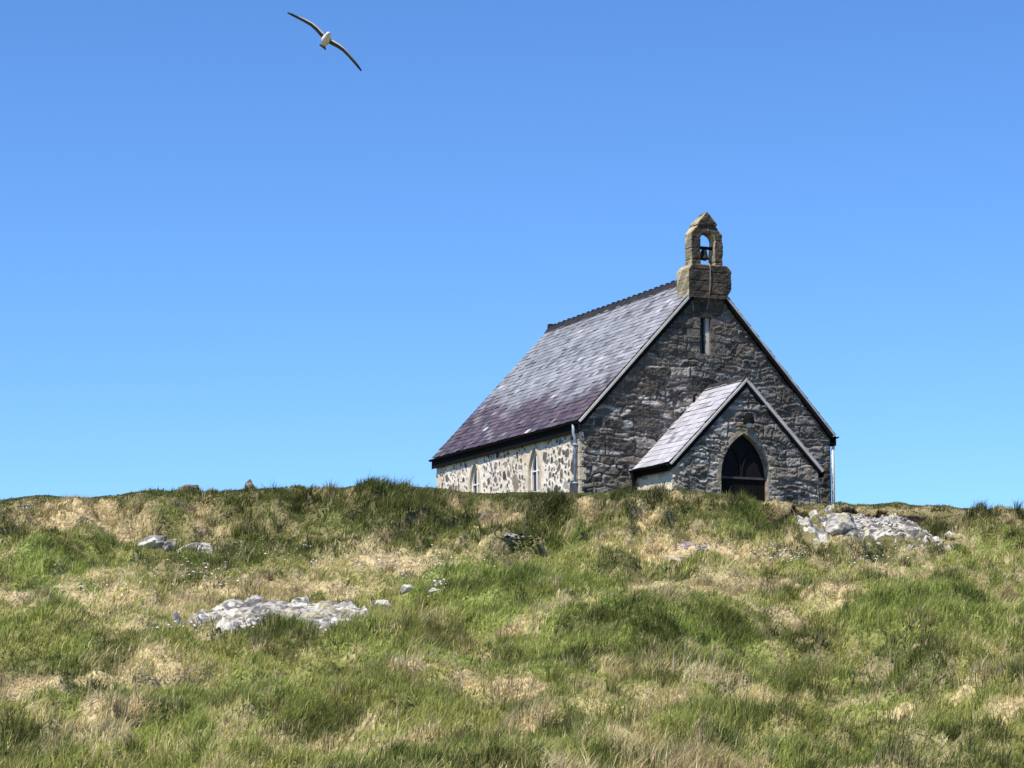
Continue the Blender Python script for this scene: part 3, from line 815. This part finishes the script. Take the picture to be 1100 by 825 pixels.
# --- lancet windows of the side wall
def arch_pts(a, sp, top, z0, n=9):
    h = top - sp; rr = (a * a + h * h) / (2 * a); th = math.asin(min(1, h / rr))
    left = [(-a, z0), (-a, sp)] + [(-(rr - a) * -1 - rr * math.cos(th * i / n), sp + rr * math.sin(th * i / n)) for i in range(1, n)] + [(0, top)]
    right = [(-x, z) for x, z in left[-2::-1]]
    return left + right
def arch_band(name, c, a, sp, top, z0, out, front, back, axis, base, m, parent, n=9):
    """dressed surround: a front face round the opening and the reveal behind it"""
    inner = arch_pts(a, sp, top, z0, n); outer = arch_pts(a + out, sp, top + out * 1.35, z0, n)
    mb = MB(); k = len(inner)
    def P(p, d): return (c + p[0], base + d, p[1]) if axis == 'y' else (base + d, c + p[0], p[1])
    vs = [P(p, front) for p in outer] + [P(p, front) for p in inner] + [P(p, back) for p in inner] + [P(p, back) for p in outer]
    fs = []
    for i in range(k - 1):
        for q in range(4):
            a_, b_ = q * k, ((q + 1) % 4) * k
            fs.append((a_ + i, a_ + i + 1, b_ + i + 1, b_ + i))
    mb.add(vs, fs)
    return mb.build(name, m, parent)
for w in WINS:
    arch_band('window_surround', w, WA - .015, WSP, WTOP - .015, 0.1, .075, -.03, .30, 'x', A0, M_sand, chapel)
    # white frame and dark glass, set back in the reveal
    win = arch_band('window', w, WA - .06, WSP, WTOP - .10, 0.2, .05, .045, .095, 'x', A0, M_white, chapel)
    mb = MB()
    for i in (0,):
        mb.box((A0 + .05, w - .026, .2), (A0 + .09, w + .026, WTOP - .14))
    for z in (EZ - .95, EZ - 1.45, EZ - 1.9): mb.box((A0 + .053, w - WA + .055, z - .014), (A0 + .087, w + WA - .055, z + .014))
    mb.build('glazing_bars', M_white, win)
    mb = MB(); pts = arch_pts(WA - .02, WSP, WTOP - .03, .2)
    mb.prism(pts, A0 + .098, A0 + .112, axis='x')
    mb.v = [(v[0], v[1] + w, v[2]) for v in mb.v]
    mb.build('pane', M_glass, win)
# --- slit window in the gable
mb = MB()
mb.box((SL0 - .02, GF - .03, SLZ1), (SL1 + .02, GF + .22, SLZ1 + .20)); mb.box((SL0 - .14, GF - .035, SLZ0 - .12), (SL1 + .14, GF + .22, SLZ0))
for k, (z0, z1) in enumerate(((0, .33), (.33, .62), (.62, .91))):
    mb.box((SL0 - (.34 if k % 2 else .20), GF - .02 - .008 * k, SLZ0 + z0 + .004), (SL0, GF + .22, SLZ0 + z1 - .004))
    mb.box((SL1, GF - .02 - .006 * k, SLZ0 + z0 + .004), (SL1 + (.20 if k % 2 else .40), GF + .22, SLZ0 + z1 - .004))
M_quoin = mat('dark_dressed_stone', (0.15, 0.128, 0.105), 0.9, colour2=(0.075, 0.07, 0.066), scale=7, bump=0.014, bscale=24)
sw = mb.build('window_surround', M_quoin, chapel, bevel=.012)
mb = MB(); mb.box((SL1 - .10, GF + .06, SLZ0), (SL1 - .005, GF + .16, SLZ1)); mb.box((SL0, GF + .06, SLZ0), (SL0 + .02, GF + .16, SLZ1)); mb.box((SL0 + .02, GF + .06, SLZ0), (SL1 - .10, GF + .16, SLZ0 + .03))
win = mb.build('window', M_barge, chapel)
mb = MB(); mb.box((SL0, GF + .17, SLZ0), (SL1, GF + .19, SLZ1))
mb.build('pane', M_glass, win)

# --- bellcote
BX0, BX1, BZ = 2.93, 4.10, EZ + 3.22      # base block
BY0, BY1 = -.06, .54
TX0, TX1 = 3.08, 3.94; TY0, TY1 = .06, .37
def stone_block(prof_fn, name, parent): pass
bell_pieces = MB()
# base block with chamfered foot and shoulders
prof = [(BX0 + .16, BZ - .10), (BX1 - .16, BZ - .10), (BX1, BZ + .16), (BX1, BZ + .60), (BX1 - .12, BZ + .72), (BX0 + .12, BZ + .72), (BX0, BZ + .60), (BX0, BZ - .10)]
def solid(profile, y0, y1, name, parent, step=.05, seed=1, hole=None):
    """a solid extruded profile, cut fine and roughened, with weathering tones and left faces painted sunlit"""
    mb = MB(); mb.prism(profile, y0, y1)
    me = bpy.data.meshes.new(name); me.from_pydata(mb.v, [], mb.f)
    bm = bmesh.new(); bm.from_mesh(me)
    bmesh.ops.recalc_face_normals(bm, faces=bm.faces)
    bmesh.ops.triangulate(bm, faces=bm.faces)
    for _ in range(6):
        es = [e for e in bm.edges if e.calc_length() > step]
        if not es: break
        bmesh.ops.subdivide_edges(bm, edges=es, cuts=1)
        bmesh.ops.triangulate(bm, faces=[f for f in bm.faces if len(f.verts) > 3])
    bm.normal_update()
    P = np.array([v.co[:] for v in bm.verts]); N = np.array([v.normal[:] for v in bm.verts]); F = np.array([[v.index for v in f.verts] for f in bm.faces]); bm.free()
    bpy.data.meshes.remove(me)
    a, b, c = P[:, 0], P[:, 1], P[:, 2]
    n = fbm(a * 4 + b * 3 + seed, c * 4 + b * 2, 501 + seed, 4) - .5; n2 = fbm(a * 15 + b * 9, c * 15 + b * 7, 511 + seed, 3) - .5
    course = np.abs(((c - EZ) / .27 + .15 * np.floor(a * 2)) % 1 - .5); joint = sstep(.44, .49, course)
    P2 = P + N * (n * .05 + n2 * .02 - joint * .018)[:, None]
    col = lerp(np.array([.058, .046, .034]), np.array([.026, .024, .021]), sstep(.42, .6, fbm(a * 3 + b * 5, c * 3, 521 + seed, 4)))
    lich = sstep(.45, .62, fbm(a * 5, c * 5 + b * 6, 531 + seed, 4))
    top = sstep(.15, .5, N[:, 2]); left_lit = sstep(.3, .8, -N[:, 0])
    col = lerp(col, np.broadcast_to([.42, .37, .24], col.shape), np.clip(left_lit * (.45 + .5 * lich) + top * (.25 + .55 * lich) + lich * .05, 0, 1))  # left faces painted pale as if sunlit; tops and speckle are lichen
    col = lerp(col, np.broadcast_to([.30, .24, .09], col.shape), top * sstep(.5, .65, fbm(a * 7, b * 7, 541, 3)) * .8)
    me = mesh_np(name, P2, [F], col, smooth=False)
    return link_mesh(name, me, M_bell_stone, parent)
# neck of wall under the block
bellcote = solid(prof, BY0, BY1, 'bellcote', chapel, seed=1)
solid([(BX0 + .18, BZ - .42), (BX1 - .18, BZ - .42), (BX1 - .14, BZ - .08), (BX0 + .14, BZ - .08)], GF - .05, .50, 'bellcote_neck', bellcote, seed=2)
tz0 = BZ + .70; tsh = EZ + 4.73; tap = EZ + 5.22
mid = (TX0 + TX1) / 2; ow = .20
op = arch_pts(ow, tsh - .16, tsh + .03, tz0, 6)
op = [(mid + .02 + x, z) for x, z in op]
left = [(TX0, tz0), op[0]] + op[1:len(op)//2 + 1] + [(mid + .0, tsh + .30), (mid - .22, tsh + .23), (TX0, tsh)]
right = [(TX1, tz0), (TX1, tsh), (mid + .22, tsh + .23), (mid + .0, tsh + .30)] + op[len(op)//2:]
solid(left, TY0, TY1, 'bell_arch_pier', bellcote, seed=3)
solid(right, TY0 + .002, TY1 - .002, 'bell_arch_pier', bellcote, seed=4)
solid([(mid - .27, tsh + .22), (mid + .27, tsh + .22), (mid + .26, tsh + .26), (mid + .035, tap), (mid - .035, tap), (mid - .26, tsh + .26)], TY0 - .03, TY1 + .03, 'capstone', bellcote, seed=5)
mb = MB(); mb.tube([(mid, TY0 - .02, tap + .005), (mid, (TY0 + TY1) / 2, tap + .02), (mid, TY1 + .02, tap + .005)], .035, 7); mb.build('ridge_roll', M_quoin, bellcote)
bc = (mid + .0, (TY0 + TY1) / 2)
mb = MB(); mb.box((mid - ow + .01, bc[1] - .03, tsh - .36), (mid + ow + .03, bc[1] + .03, tsh - .29)); mb.build('bell_beam', M_black, bellcote)
mb = MB(); mb.lathe([(.02, .0), (.05, -.01), (.075, -.05), (.085, -.13), (.10, -.19), (.135, -.245), (.13, -.255), (.02, -.20)], (bc[0], bc[1], tsh - .35), 18)
mb.tube([(bc[0], bc[1], tsh - .5), (bc[0], bc[1], tsh - .64)], [.012, .022], 8); mb.build('bell', M_bronze, bellcote, smooth=True)
mb = MB(); mb.tube([(bc[0], bc[1] - .02, tsh - .62), (bc[0] + .01, TY0 - .10, tz0 + .04), (bc[0] - .0, BY0 - .03, tz0 - .05), (bc[0] - .02, BY0 - .035, BZ + .1), (bc[0] - .03, GF - .09, BZ - .30), (bc[0] - .04, GF - .08, SLZ1 + .2)], .010, 7)
mb.build('bell_rope', M_rope, bellcote)

# --- porch
PD, PC, PA = 1.75, 3.5, 1.95                # depth, centre, half width of its walls
PE, PR = EZ - 1.10, EZ + .97                # eaves line and ridge
PFY = -PD + .06                             # face of the porch front
porch_half = 2.06
def p_roof(x): return PR - (PR - PE) * abs(x - PC) / porch_half
DC, DA, DSP, DTOP = 3.44, .64, EZ - 1.36, EZ - .33
def p_keep(u, z):
    k = (z < PR - (PR - PE) * np.abs(u - PC) / porch_half - .08) & (np.abs(u - PC) < PA)
    return k & ~(np.abs(u - DC) < arch_half(z, DA, DSP, DTOP))
def p_light(U, Z): return np.clip(.55 + .4 * np.exp(-((U - 2.5) / 1.0) ** 2), 0, 1)
base_rel = gable_relief(151, p_light, base=(.120, .109, .095))
def porch_relief(U, Z):
    h, c = base_rel(U, Z)
    # lime wash lingering at the corners and around the arch
    ar = np.abs(np.abs(U - DC) - arch_half(np.minimum(Z, DTOP - .01), DA, DSP, DTOP))
    m = np.clip((1 - sstep(.1, .38, ar)) * (Z < DTOP + .1) * .6 + (1 - sstep(.05, .5, U - (PC - PA))) * (Z < EZ - .75) * .9 + sstep(PA - .75, PA, U - PC) * .5 * (Z < EZ - .9), 0, 1)
    m = m * sstep(.28, .50, fbm(U * 3, Z * 3, 601, 3))
    c = lerp(c, np.broadcast_to([.42, .365, .28], c.shape), m * .85)
    return h, c
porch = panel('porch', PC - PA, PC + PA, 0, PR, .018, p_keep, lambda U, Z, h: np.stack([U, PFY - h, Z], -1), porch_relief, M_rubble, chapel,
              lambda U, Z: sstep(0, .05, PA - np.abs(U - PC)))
def pside(U, Z):
    h = (fbm(U * 6, Z * 6, 611, 4) - .5) * .05 + .01
    col = lerp(np.array([.62, .56, .44]), np.array([.48, .40, .30]), sstep(.42, .62, fbm(U * 2.5, Z * 3, 613, 3)))
    d, r1, r2, r3 = coursed(U, Z, 615)
    col = lerp(col, np.broadcast_to([.2, .18, .16], col.shape), ((r2 > .80) * sstep(.01, .03, d)) * .75)
    return h, col
panel('side_wall', PFY, GF, 0, PE + .02, .02, lambda u, z: z < 99, lambda U, Z, h: np.stack([PC - PA - h, U, Z], -1), pside, M_harl, porch,
      lambda U, Z: sstep(0, .05, U - PFY))
mb = MB(); mb.box((PC + PA - .25, PFY + .004, 0), (PC + PA, GF, PE)); mb.build('side_wall', M_plain, porch)
def porch_tone(y, s, r):
    c = np.array([.40, .40, .44]) * r.uniform(.82, 1.15)
    q = r.random()
    if q < .06: c = c * .6
    elif q < .12: c = np.array([.40, .40, .43])
    return tuple(c)
ovp = porch_half
ptop = slope('roof', PC - ovp, PE - .02, PC, PR, -PD, GF - .02, porch, 15, porch_tone, exp=.20, wid=.25)
slope('roof', PC + ovp, PE - .02, PC, PR, -PD, GF - .02, porch, 16, porch_tone, exp=.20, wid=.25)
mb = MB(); mb.prism([(PC - .13, PR - .11), (PC, PR + .05), (PC + .13, PR - .11), (PC, PR - .005)], -PD + .0, GF - .03); mb.build('ridge_tiles', M_ridge, porch)
barge(porch, PC - ovp, PE - .02, PC, PR, -PD - .035, -PD + .005, .05)
barge(porch, PC + ovp, PE - .02, PC, PR, -PD - .035, -PD + .005, .065)
barge(porch, PC - ovp + .05, PE - .07, PC, PR - .115, -PD - .012, PFY + .02, .07, 'verge_shade_board', M_black)  # black strip added for the shade below the porch barge
barge(porch, PC + ovp - .05, PE - .07, PC, PR - .115, -PD - .012, PFY + .02, .05, 'verge_shade_board', M_black)
gutter(porch, PC - ovp - .05, PE - .04, -PD, GF - .02, -1, .055)
gutter(porch, PC + ovp + .05, PE - .04, -PD, GF - .02, 1, .055)
mb = MB(); mb.box((PC - ovp - .005, -PD + .01, PE - .20), (PC - ovp + .03, GF - .03, PE - .03)); mb.box((PC - ovp + .03, -PD + .02, PE - .16), (PC - PA - .03, GF - .03, PE - .13)); mb.build('fascia', M_black, porch)
mb = MB(); mb.box((PC + ovp - .03, -PD + .01, PE - .18), (PC + ovp + .005, GF - .03, PE - .03)); mb.build('fascia', M_black, porch)
mb = MB(); mb.tube([(PC - ovp - .05, -.05, PE - .07), (PC - ovp - .05, -.05, PE - .16), (PC - ovp - .03, -.02, PE - .3), (PC - ovp - .03, -.02, 0)], .035, 8); mb.build('downpipe', M_black, porch)
# small iron vent stub on the porch ridge end
mb = MB(); mb.tube([(PC - .42, .02, PR - .42), (PC - .42, .0, PR - .24), (PC - .38, -.05, PR - .20)], .028, 8); mb.build('vent_pipe', M_black, porch)
# doorway
arch_band('door_surround', DC, DA - .012, DSP, DTOP - .012, 0.05, .10, -.03, .15, 'y', PFY, M_dressed, porch)
door = MB(); door.prism([(DC + x, z) for x, z in arch_pts(DA + .01, DSP, DTOP + .01, .05)], PFY + .16, PFY + .22)
d_ob = door.build('door', M_door, porch)
# tracery: transom, two curved mullions, boards
mb = MB(); mb.box((DC - DA, PFY + .10, EZ - 1.40), (DC + DA, PFY + .145, EZ - 1.35))
o = mb.build('transom', mat('worn_transom', (.07, .066, .062), .7), porch)
hh = DTOP - DSP; rr_ = (DA * DA + hh * hh) / (2 * DA)
mb = MB()
for sgn in (-1, 1):
    pts = [(DC + sgn * (rr_ * math.cos(t) - rr_), PFY + .125, EZ - 1.37 + rr_ * math.sin(t)) for t in np.linspace(0, .62, 9)]
    mb.tube(pts, .026, 6)
mb.build('tracery', M_tracery, porch)
mb = MB(); mb.prism([(DC + x * .97, z) for x, z in arch_pts(DA, DSP, DTOP - .03, EZ - 1.38)], PFY + .147, PFY + .157); mb.build('pane', mat('dusty_glass', (.010, .010, .011), .7, var=.1, spec=.12), porch)
mb = MB()
for i in range(7):
    x0 = DC - DA + .02 + i * (2 * DA - .04) / 7
    mb.box((x0 + .006, PFY + .135, .1), (x0 + (2 * DA - .04) / 7 - .006, PFY + .152, EZ - 1.41))
mb.build('door_board', M_door, porch)
# lamp above the arch
LX, LZ = DC + .03, EZ - .03
lamp = MB(); lamp.box((LX - .05, PFY - .05, LZ - .06), (LX + .05, PFY + .02, LZ + .10)); lamp.tube([(LX, PFY - .03, LZ + .03), (LX, PFY - .13, LZ + .09), (LX, PFY - .20, LZ + .05)], .018, 8)
lamp.lathe([(.03, .15), (.08, .13), (.12, .02), (.13, -.10), (.11, -.10), (.03, .05)], (LX, PFY - .20, LZ), 14)
lm = lamp.build('lamp', M_black, porch)
mb = MB(); mb.lathe([(.02, -.05), (.06, -.07), (.07, -.13), (.05, -.19), (.015, -.21)], (LX, PFY - .20, LZ), 14); mb.build('lamp_globe', M_globe, porch, smooth=True)

# ------------------------------------------------------------------ gull
def gull():
    dist = 33.0
    dx = (350 - 550) / FOC; dv = -(43 - 412.5) / FOC
    c, s = math.cos(PITCH), math.sin(PITCH)
    d = Vector((dx, c - dv * s, s + dv * c)) * dist
    root = thing('gull', 'white gull with slender wings darkened by painted shade gliding in the clear sky', 'gull', d)
    # local axes: x along the wings, y backwards along the body, z up
    secs = [(-.30, .004, .004, -.010), (-.27, .016, .016, -.006), (-.235, .036, .036, 0), (-.20, .045, .046, .004), (-.16, .047, .050, .0), (-.11, .062, .064, -.01), (-.04, .076, .078, -.016), (.04, .072, .074, -.014), (.11, .055, .055, -.006), (.17, .038, .034, .004), (.22, .042, .018, .008), (.28, .070, .008, .010), (.31, .075, .004, .010)]
    V = []; F = []; C = []; n = 20
    for (y, rx, rz, zc) in secs:
        for a in range(n):
            t = 2 * math.pi * a / n
            V.append((rx * .88 * math.cos(t), y, zc + rz * .88 * math.sin(t)))
            C.append((.55, .45, .22) if y < -.275 else ((.62, .62, .61) if y < .08 else (.10, .10, .105)))  # tail end coloured dark to paint its shade
    for k in range(len(secs) - 1):
        for a in range(n): F.append((k*n+a, k*n+(a+1) % n, (k+1)*n+(a+1) % n, (k+1)*n+a))
    # eyes: two dark vertices on the head
    for k in (2, 3):
        for a in (3, 7): C[k * n + a] = (.03, .03, .03)
    body = link_mesh('body', mesh_np('body', np.array(V), [np.array(F)], np.array(C), smooth=True), M_gull, root)
    for sg in (-1, 1):
        # span stations: (x, leading y, chord, z, thickness)
        st = [(.02, -.10, .17, .01, .03), (.10, -.105, .150, .012, .026), (.20, -.120, .135, .020, .021), (.30, -.120, .12, .022, .017), (.42, -.095, .105, .010, .013), (.54, -.060, .085, -.008, .010), (.62, -.03, .06, -.022, .007), (.69, .005, .018, -.038, .003)]
        V = []; F = []; C = []; m = 10
        for (x, ly, ch, z, th) in st:
            for i in range(m):
                t = 2 * math.pi * i / m
                cy = (1 - math.cos(t)) / 2; zz = math.sin(t) * th * (1.2 - cy * .9)
                V.append((sg * x, ly + ch * cy, z + zz + .02 * math.sin(cy * 3.1)))
                up = math.sin(t) > -.05
                col = (.12, .13, .14) if up else (.07, .07, .072)  # grey above; underside colour darkened to paint its shade
                if x > .55: col = (.03, .03, .03)
                if .06 < x < .5 and cy < .03: col = (.7, .7, .7)
                C.append(col)
        for k in range(len(st) - 1):
            for i in range(m): F.append((k*m+i, k*m+(i+1) % m, (k+1)*m+(i+1) % m, (k+1)*m+i))
        link_mesh('wing', mesh_np('wing', np.array(V), [np.array(F)], np.array(C), smooth=True), M_gull, root)
    root.rotation_mode = 'XYZ'
    # banked steeply, coming towards the foot of the hill
    M = Matrix.Rotation(R(10), 3, 'Z') @ Matrix.Rotation(R(37), 3, 'Y') @ Matrix.Rotation(R(-8), 3, 'X')
    root.rotation_euler = M.to_euler()
gull()

# ------------------------------------------------------------------ grass
def rock_free(x, y, grow=1.0):
    ok = np.ones(len(x), bool)
    for (rx, ry, a, b) in ROCKS:
        ok &= ((x - rx) / (a * grow)) ** 2 + ((y - ry) / (b * grow)) ** 2 > 1
    for (ax, ay, m) in ROCKMASK:
        i = np.rint((x - ax[0]) / (ax[1] - ax[0])).astype(int); j = np.rint((y - ay[0]) / (ay[1] - ay[0])).astype(int)
        inb = (i >= 0) & (j >= 0) & (i < len(ax)) & (j < len(ay))
        ok &= ~(inb & m[np.clip(i, 0, len(ax) - 1), np.clip(j, 0, len(ay) - 1)])
    return ok
def chapel_free(x, y):
    c, s = math.cos(CYAW), math.sin(CYAW)
    lx = (x - CX) * c + (y - CY) * s; ly = -(x - CX) * s + (y - CY) * c
    inside = ((lx > A0 - .02) & (lx < A1 + .02) & (ly > GF - .03) & (ly < L)) | ((np.abs(lx - PC) < PA + .03) & (ly > PFY - .04) & (ly < GF + .1))
    return ~inside

def sample(n, tmax, y0, y1, p):
    """points in the wedge up the hill; density falls with distance as 1/y^p"""
    q = rng.random(n); k = 2 - p
    y = (y0 ** k + q * (y1 ** k - y0 ** k)) ** (1 / k) if abs(k) > 1e-6 else y0 * (y1 / y0) ** q
    t = rng.uniform(-tmax, tmax, n)
    return t * y, y

TUSS = [(440, 552, 42, 22, 60), (478, 545, 20, 12, 22), (588, 563, 24, 15, 50), (692, 550, 38, 22, 80), (800, 555, 24, 18, 46), (850, 583, 30, 8, 20), (1010, 578, 60, 9, 40), (320, 550, 22, 18, 24), (250, 540, 50, 12, 30), (395, 560, 30, 18, 30),
        (560, 655, 60, 26, 40), (700, 690, 80, 18, 50), (965, 685, 60, 20, 50), (780, 690, 26, 7, 16), (330, 695, 60, 9, 30), (60, 690, 60, 9, 26), (480, 690, 60, 10, 26), (640, 715, 80, 10, 34), (200, 760, 70, 10, 24), (40, 806, 50, 10, 22),
        (830, 806, 60, 10, 26), (560, 810, 80, 10, 26), (1080, 765, 40, 14, 20), (110, 600, 60, 8, 20), (300, 600, 80, 8, 24), (650, 640, 60, 14, 20), (860, 640, 60, 14, 24), (1040, 640, 50, 20, 24), (740, 785, 90, 12, 26), (360, 770, 80, 14, 24), (1000, 730, 70, 12, 24), (860, 720, 60, 12, 20)]
def tussock_sites():
    xs, ys = [], []
    yy = np.linspace(14, CREST_Y, 400)
    for (u, v, ru, rv, n) in TUSS:
        for _ in range(n):
            uu = u + rng.normal(0, ru * .5); vv = v + rng.normal(0, rv * .5)
            C = np.interp(uu, CR_U, CR_V)
            s_ = np.clip((825 - max(vv, C + 4)) / (825 - C), -.05, 1)
            y = float(np.interp(s_, base_s, DIST)) if s_ > 0 else 15.5
            xs.append(y * (uu - 550) / FOC / math.cos(PITCH)); ys.append(y)
    return np.array(xs), np.array(ys)

def blades(n_clump, per, tmax, y0, y1, p, name, tuss=False):
    if tuss:
        cx, cy = tussock_sites()
        tx, ty = sample(n_clump, tmax, y0, CREST_Y - 1, p); cx = np.concatenate([cx, tx]); cy = np.concatenate([cy, ty]); n_clump = len(cx)
    else:
        cx, cy = sample(n_clump, tmax, y0, y1, p)
    # every clump: its own lean, vigour and shade
    c_az = rng.normal(.25, .75, n_clump); c_len = rng.lognormal(0, .22, n_clump); c_lean = rng.uniform(.35, 1.1, n_clump)
    c_val = rng.normal(1, .13, n_clump); cj = rng.random((3, n_clump))
    idx = np.repeat(np.arange(n_clump), per); n = len(idx)
    rad = ((.03 + .045 * (cy / 30.)) if not tuss else np.clip(rng.lognormal(math.log(.085), .4, n_clump), .03, .2))[idx]
    x = cx[idx] + rng.normal(0, 1, n) * rad; y = cy[idx] + rng.normal(0, 1, n) * rad * 1.2
    u, v = uv_of(x, y)
    _, bare, lip = ledge_info(u, v)
    ok = (bare < .3) & rock_free(x, y, .97) & chapel_free(x, y)
    x, y, u, v, idx, lip = x[ok], y[ok], u[ok], v[ok], idx[ok], lip[ok]; n = len(x)
    jit = [np.clip(cj[i][idx] * .45 + rng.random(n) * .55, 0, 1) for i in range(3)]
    col, st, lu, de, u, v = turf_tone(x, y, jit)
    col = col * ((c_val[idx] * (.74 if tuss else 1.03)) * rng.normal(1, .16, n))[:, None]
    col = np.clip(col, .012, .75)
    C = np.interp(u, CR_U, CR_V)
    hn = fbm(x * .8, y * .6, 131, 4)
    h = (.040 + .060 * sstep(.42, .68, hn)) * c_len[idx] * rng.lognormal(0, .25, n)
    h = h * (1 + .55 * lu + .9 * de) * (1 - np.where(v < 610, .15, .62) * np.clip(st * 1.3, 0, 1))
    crest = 1 - sstep(2, 32, v - C)
    h = h * (1 - .50 * crest) * np.where(y > CREST_Y - 1, .6, 1)
    rd = np.full(n, 9.0)
    for (rx, ry, a, b) in ROCKS:
        rd = np.minimum(rd, np.sqrt(((x - rx) / a) ** 2 + ((y - ry) / b) ** 2))
    h = h * np.where(rd < 1.5, .6, 1)
    if tuss:
        rr = np.sqrt((x - cx[idx]) ** 2 + (y - cy[idx]) ** 2)
        h = np.maximum(h, (.10 + .07 * c_len[idx] + .09 * (v < 600)) * rng.uniform(.55, 1.1, n)) * np.where(v - C < 26, .4, 1) * np.clip(1.15 - rr * 1.5, .5, 1)
    h = np.clip(h, .03, .38)
    az = c_az[idx] + rng.normal(0, .8, n) + (fbm(x * .3, y * .3, 141, 2) - .5) * 2.2          # 0 = towards +x
    lean = np.clip(c_lean[idx] + rng.normal(0, .25, n), .1, 1.6)
    lx = np.cos(az) * lean; ly = np.sin(az) * lean - lip * 1.6
    lz = np.where(lip > .3, rng.uniform(-.5, .5, n), 1.0)
    z = ground(x, y) - .02
    y = y - ledge_info(u, v)[0] - lean_out(x, y, v)
    wd = (.0020 + .00009 * y) * rng.uniform(.7, 1.4, n)
    ba = rng.uniform(0, np.pi, n); wx = np.cos(ba) * wd; wy = np.sin(ba) * wd
    nrmv = np.sqrt(lx ** 2 + ly ** 2 + 1)
    if tuss:
        ox = (x - cx[idx]) / rad[ok]; oy = (y - cy[idx]) / rad[ok]
        lx = lx * .35 + ox * .38 + .12; ly = ly * .35 + oy * .38
    dm = np.stack([lx * .35, ly * .35, lz * 1.0 + .25], 1); dm /= np.linalg.norm(dm, axis=1)[:, None]
    dt = np.stack([lx * 1.15, ly * 1.15, lz * .75], 1); dt /= np.linalg.norm(dt, axis=1)[:, None]
    root = np.stack([x, y, z], 1); side = np.stack([wx, wy, np.zeros(n)], 1)
    m = root + dm * (h * .5)[:, None]; tip = m + dt * (h * .58)[:, None]
    V = np.stack([root - side, root + side, m - side * .8, m + side * .8, tip], 1).reshape(-1, 3)
    b = np.arange(n)[:, None] * 5
    Q = np.concatenate([b, b + 1, b + 3, b + 2], 1); T = np.concatenate([b + 2, b + 3, b + 4], 1)
    me = mesh_np(name, V, [Q, T], np.repeat(col, 5, 0), smooth=False)
    o = link_mesh(name, me, M_grass); o['kind'] = 'stuff'
    return o
blades(186000, 10, .38, 9.5, 53.0, 1.0, 'grass')
blades(900, 75, .30, 13.5, 50.0, 1.0, 'tussock_grass', tuss=True)

# ------------------------------------------------------------------ a leafy plant by the grey stone
def leafy_plant(u, v):
    x, y, z = at_uv(u, v)
    root = thing('plant', 'low dark leafy plant growing against the grey stone below the chapel side windows', 'plant', (x, y - .05, z))
    r = np.random.default_rng(5); V = []; F = []; C = []; SV = MB()
    for k in range(90):
        a = r.uniform(0, 2 * math.pi); d = r.uniform(.02, .26); h = r.uniform(.04, .20) * (1.2 - d * 2)
        b = Vector((d * math.cos(a) * 1.4, d * math.sin(a), h)); o_ = Vector((math.cos(a + r.normal(0, .5)), math.sin(a + r.normal(0, .5)), r.uniform(-.2, .6))).normalized()
        sd = o_.cross(Vector((0, 0, 1))).normalized(); ln = r.uniform(.05, .10); wd = ln * .36
        i = len(V); V += [b[:], (b + o_ * ln * .5 + sd * wd + Vector((0, 0, .012)))[:], (b + o_ * ln)[:], (b + o_ * ln * .5 - sd * wd + Vector((0, 0, .012)))[:], (b + o_ * ln * .5)[:]]
        F += [(i, i + 1, i + 4), (i + 1, i + 2, i + 4), (i + 2, i + 3, i + 4), (i + 3, i, i + 4)]
        C += [np.array([.035, .06, .022]) * r.uniform(.7, 1.5)] * 5
        if k % 6 == 0: SV.tube([(0, 0, -.03), tuple(b * .6), tuple(b)], .005, 5)
    link_mesh('leaves', mesh_np('leaves', np.array(V), [np.array(F)], np.array(C)), M_petal, root)
    SV.build('stem', mat('green_stem', (.05, .07, .03), .8), root)
leafy_plant(562, 588)

# ------------------------------------------------------------------ small flowers
def flowers(name, spots, col, size):
    V = []; F = []; C = []
    for (u, v, ru, rv, n) in spots:
        for _ in range(n):
            uu = u + random.gauss(0, ru * .5); vv = v + random.gauss(0, rv * .5)
            x, y, z = at_uv(uu, vv)
            hgt = random.uniform(.05, .14); s = size * random.uniform(.6, 1.3); b = len(V)
            c = (x, y, z + hgt)
            for k in range(6):
                a = k * math.pi / 3; V.append((c[0] + s * math.cos(a), c[1] + s * math.sin(a), c[2] + random.uniform(-.3, .3) * s)); C.append(col)
            V.append((c[0], c[1], c[2] + s * .5)); V.append((c[0], c[1], c[2] - s * .6)); C.append(col); C.append(col)
            for k in range(6):
                F.append((b + k, b + (k + 1) % 6, b + 6)); F.append((b + (k + 1) % 6, b + k, b + 7))
    o = link_mesh(name, mesh_np(name, np.array(V), [np.array(F)], np.array(C)), M_petal); o['kind'] = 'stuff'
flowers('white_flowers', [(440, 610, 90, 22, 90), (215, 622, 60, 16, 60), (300, 600, 90, 16, 40), (840, 602, 26, 7, 70), (930, 606, 40, 8, 25), (190, 690, 80, 12, 14), (100, 640, 70, 12, 30), (20, 560, 20, 14, 16), (780, 598, 30, 6, 24), (470, 637, 10, 3, 16)], (.75, .74, .72), .016)
flowers('lilac_flowers', [(737, 597, 11, 3, 60), (755, 596, 8, 3, 16)], (.52, .44, .62), .02)
